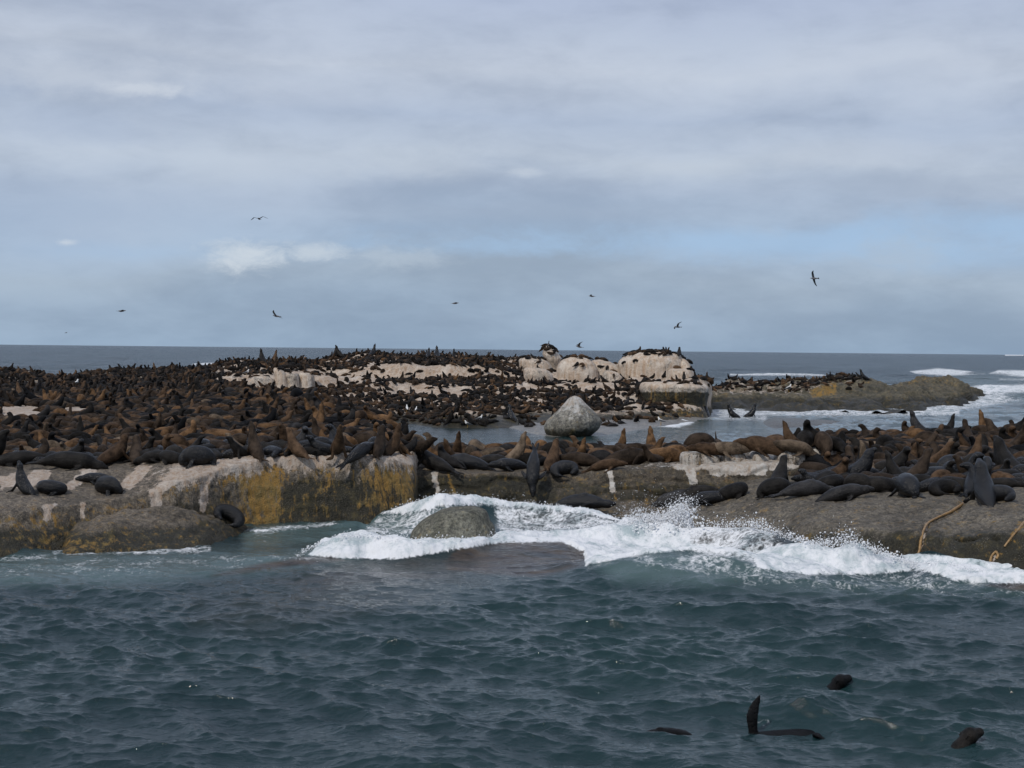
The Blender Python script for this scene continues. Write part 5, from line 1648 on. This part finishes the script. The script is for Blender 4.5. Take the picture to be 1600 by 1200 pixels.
def wing_mesh(s, flap):
    """s side, flap: (inner rise, outer rise)"""
    a, b_ = flap
    return swept_mesh('wing', [([(.04, s * .04, .03, .085, .018), (.07, s * .20, .03 + a * .5, .085, .014), (.08, s * .34, .03 + a, .075, .012), (.02, s * .52, .03 + a + b_ * .55, .055, .008), (-.08, s * .68, .03 + a + b_, .02, .004)], (0, 0, 1))], MB_d, 8)


def gull(px, py, D, yaw, bank, pitch, flap, size, lab):
    q_ = at_d(px, py, D)
    r = bpy.data.objects.new('flying_gull', None)
    COL.objects.link(r)
    r.empty_display_size = .1
    r.location = q_.tolist()
    r.rotation_euler = (R_(bank), R_(pitch), R_(yaw))
    r.scale = (size,) * 3
    r['label'], r['category'], r['group'] = lab, 'gull', 'gulls flying over the island'
    for nm, me in (('body', bodyF), ('beak', beakF), ('tail', tailF), ('wing', wing_mesh(-1, flap)), ('wing', wing_mesh(1, flap))):
        link(nm, me, parent=r)


for a in [(405, 342, 105, -100, 5, 0, (.10, -.16), 1.0, 'gull gliding high at left above the cumulus puff with wings arched down'),
          (190, 486, 130, 15, -4, 0, (.02, -.06), 1.3, 'gull gliding low at the far left of the sky'),
          (432, 494, 110, 160, 22, -5, (.08, .04), 1.15, 'gull banking low above the left part of the island'),
          (711, 474, 140, 0, 0, 0, (.04, -.04), 1.25, 'small gull seen edge on above the island centre'),
          (925, 463, 150, 170, 5, 0, (.05, .0), 1.2, 'tiny gull flying above the white dome boulder'),
          (1059, 511, 130, 200, 25, 0, (.10, .02), 1.15, 'small gull low in the sky above the right end of the island'),
          (1272, 435, 95, 150, 52, 0, (.10, -.14), .95, 'gull banking steeply with dangling wing at right'),
          (905, 542, 128, 190, 8, -8, (.18, .12), 1.15, 'gull with raised wings landing beside the tall split boulder'),
          (103, 520, 260, 0, 10, 0, (.06, -.05), .9, 'faintest tiny gull near the horizon at far left')]:
    gull(*a)

# standing gulls
MB_w = MB_w0
bodyS = swept_mesh('body', [([(-.22, 0, .17, .02, .012), (-.12, 0, .19, .05, .045), (0, 0, .22, .075, .075), (.09, 0, .27, .06, .065), (.125, 0, .34, .036, .04), (.15, 0, .385, .036, .038), (.185, 0, .385, .016, .016)], (0, 0, 1))], MB_w)
wingS = [swept_mesh('wing', [([(.07, s * .065, .25, .012, .05), (-.05, s * .075, .225, .014, .05), (-.2, s * .04, .18, .008, .025), (-.3, s * .015, .165, .003, .008)], (0, 0, 1))], MB_d, 8) for s in (-1, 1)]
legS = [swept_mesh('leg', [([(0, s * .03, .16, .009, .009), (0, s * .03, .02, .007, .007), (.03, s * .03, .006, .018, .005)], (0, 1, .1))], MB_y, 6) for s in (-1, 1)]
beakS = swept_mesh('beak', [([(.18, 0, .385, .012, .012), (.225, 0, .378, .008, .009), (.24, 0, .368, .003, .003)], (0, 0, 1))], MB_y, 6)
for px, py, D, yaw, sz, lab in [
    (118, 606, 104, 60, 1.4, 'white gull standing among dark seals at far left'), (386, 594, 111, 20, 1.2, 'gull standing on the striped cream block'),
    (544, 626, 60, 200, .95, 'white gull standing among seals on top of the left mound'), (636, 645, 92, 100, 1.3, 'white gull in the dark beach crowd, left of two'),
    (650, 645, 92, 80, 1.0, 'smaller white gull in the dark beach crowd, right of two'), (731, 668, 87, 180, 1.1, 'grey winged gull at the water edge below the beach crowd'),
    (749, 660, 90, 10, 1.2, 'gull standing between seals at the right end of the beach crowd'), (1231, 613, 132, 30, 1.9, 'bright white gull resting on the islet'),
    (1032, 664, 95, 150, 1.3, 'gull standing in the shallow water right of the big boulder')]:
    p, nrm = hit_px(px, py)
    if p is None or abs(p.y - D) > 25:
        q_ = at_z(px, py, .05)
        p = Vector((q_[0], q_[1], .03))
        if q_[1] > 140:
            continue
    r = bpy.data.objects.new('standing_gull', None)
    COL.objects.link(r)
    r.empty_display_size = .1
    r.location = p + Vector((0, -.3, .35 if sz > 1 and px < 700 else 0.02))
    if px in (118, 544, 636, 650):
        r.location = p + Vector((0, 0, .02))
    r.rotation_euler = (0, 0, R_(yaw))
    r.scale = (sz,) * 3
    r['label'], r['category'], r['group'] = lab, 'gull', 'gulls standing among the seals'
    for nm, me in (('body', bodyS), ('wing', wingS[0]), ('wing', wingS[1]), ('leg', legS[0]), ('leg', legS[1]), ('beak', beakS)):
        link(nm, me, parent=r)

# cormorant on the tall boulder
p, nrm = hit_px(857, 543.5)
if p is not None:
    r = bpy.data.objects.new('perched_cormorant', None)
    COL.objects.link(r)
    r.location = p - Vector((0, 0, .03))
    r.rotation_euler = (0, 0, R_(35))
    r.scale = (1.15,) * 3
    r['label'], r['category'] = 'black cormorant perched upright on the tall split boulder', 'cormorant'
    link('body', swept_mesh('body', [([(-.18, 0, .02, .03, .012), (-.12, 0, .10, .05, .035), (-.06, 0, .20, .08, .07), (.0, 0, .32, .075, .07), (.03, 0, .42, .04, .045), (.02, 0, .50, .028, .03), (.04, 0, .56, .03, .032), (.08, 0, .575, .016, .018)], (-1, 0, .1))], MB_k), parent=r)
    link('wing', swept_mesh('wing', [([(.0, .075, .36, .03, .04), (-.06, .085, .22, .03, .05), (-.14, .04, .07, .01, .02)], (-1, 0, .1))], MB_k), parent=r)
    link('wing', swept_mesh('wing', [([(.0, -.075, .36, .03, .04), (-.06, -.085, .22, .03, .05), (-.14, -.04, .07, .01, .02)], (-1, 0, .1))], MB_k), parent=r)
    link('beak', swept_mesh('beak', [([(.07, 0, .575, .012, .012), (.13, 0, .58, .008, .008), (.15, 0, .572, .003, .003)], (0, 0, 1))], MB_y, 6), parent=r)
    link('foot', swept_mesh('foot', [([(-.04, .03, .12, .015, .015), (-.01, .035, .02, .012, .012), (.04, .04, .03, .02, .006)], (0, 1, .1))], MB_k, 6), parent=r)
    link('foot', swept_mesh('foot', [([(-.04, -.03, .12, .015, .015), (-.01, -.035, .02, .012, .012), (.04, -.04, .03, .02, .006)], (0, 1, .1))], MB_k, 6), parent=r)
print('total seals', n_seals + 5)
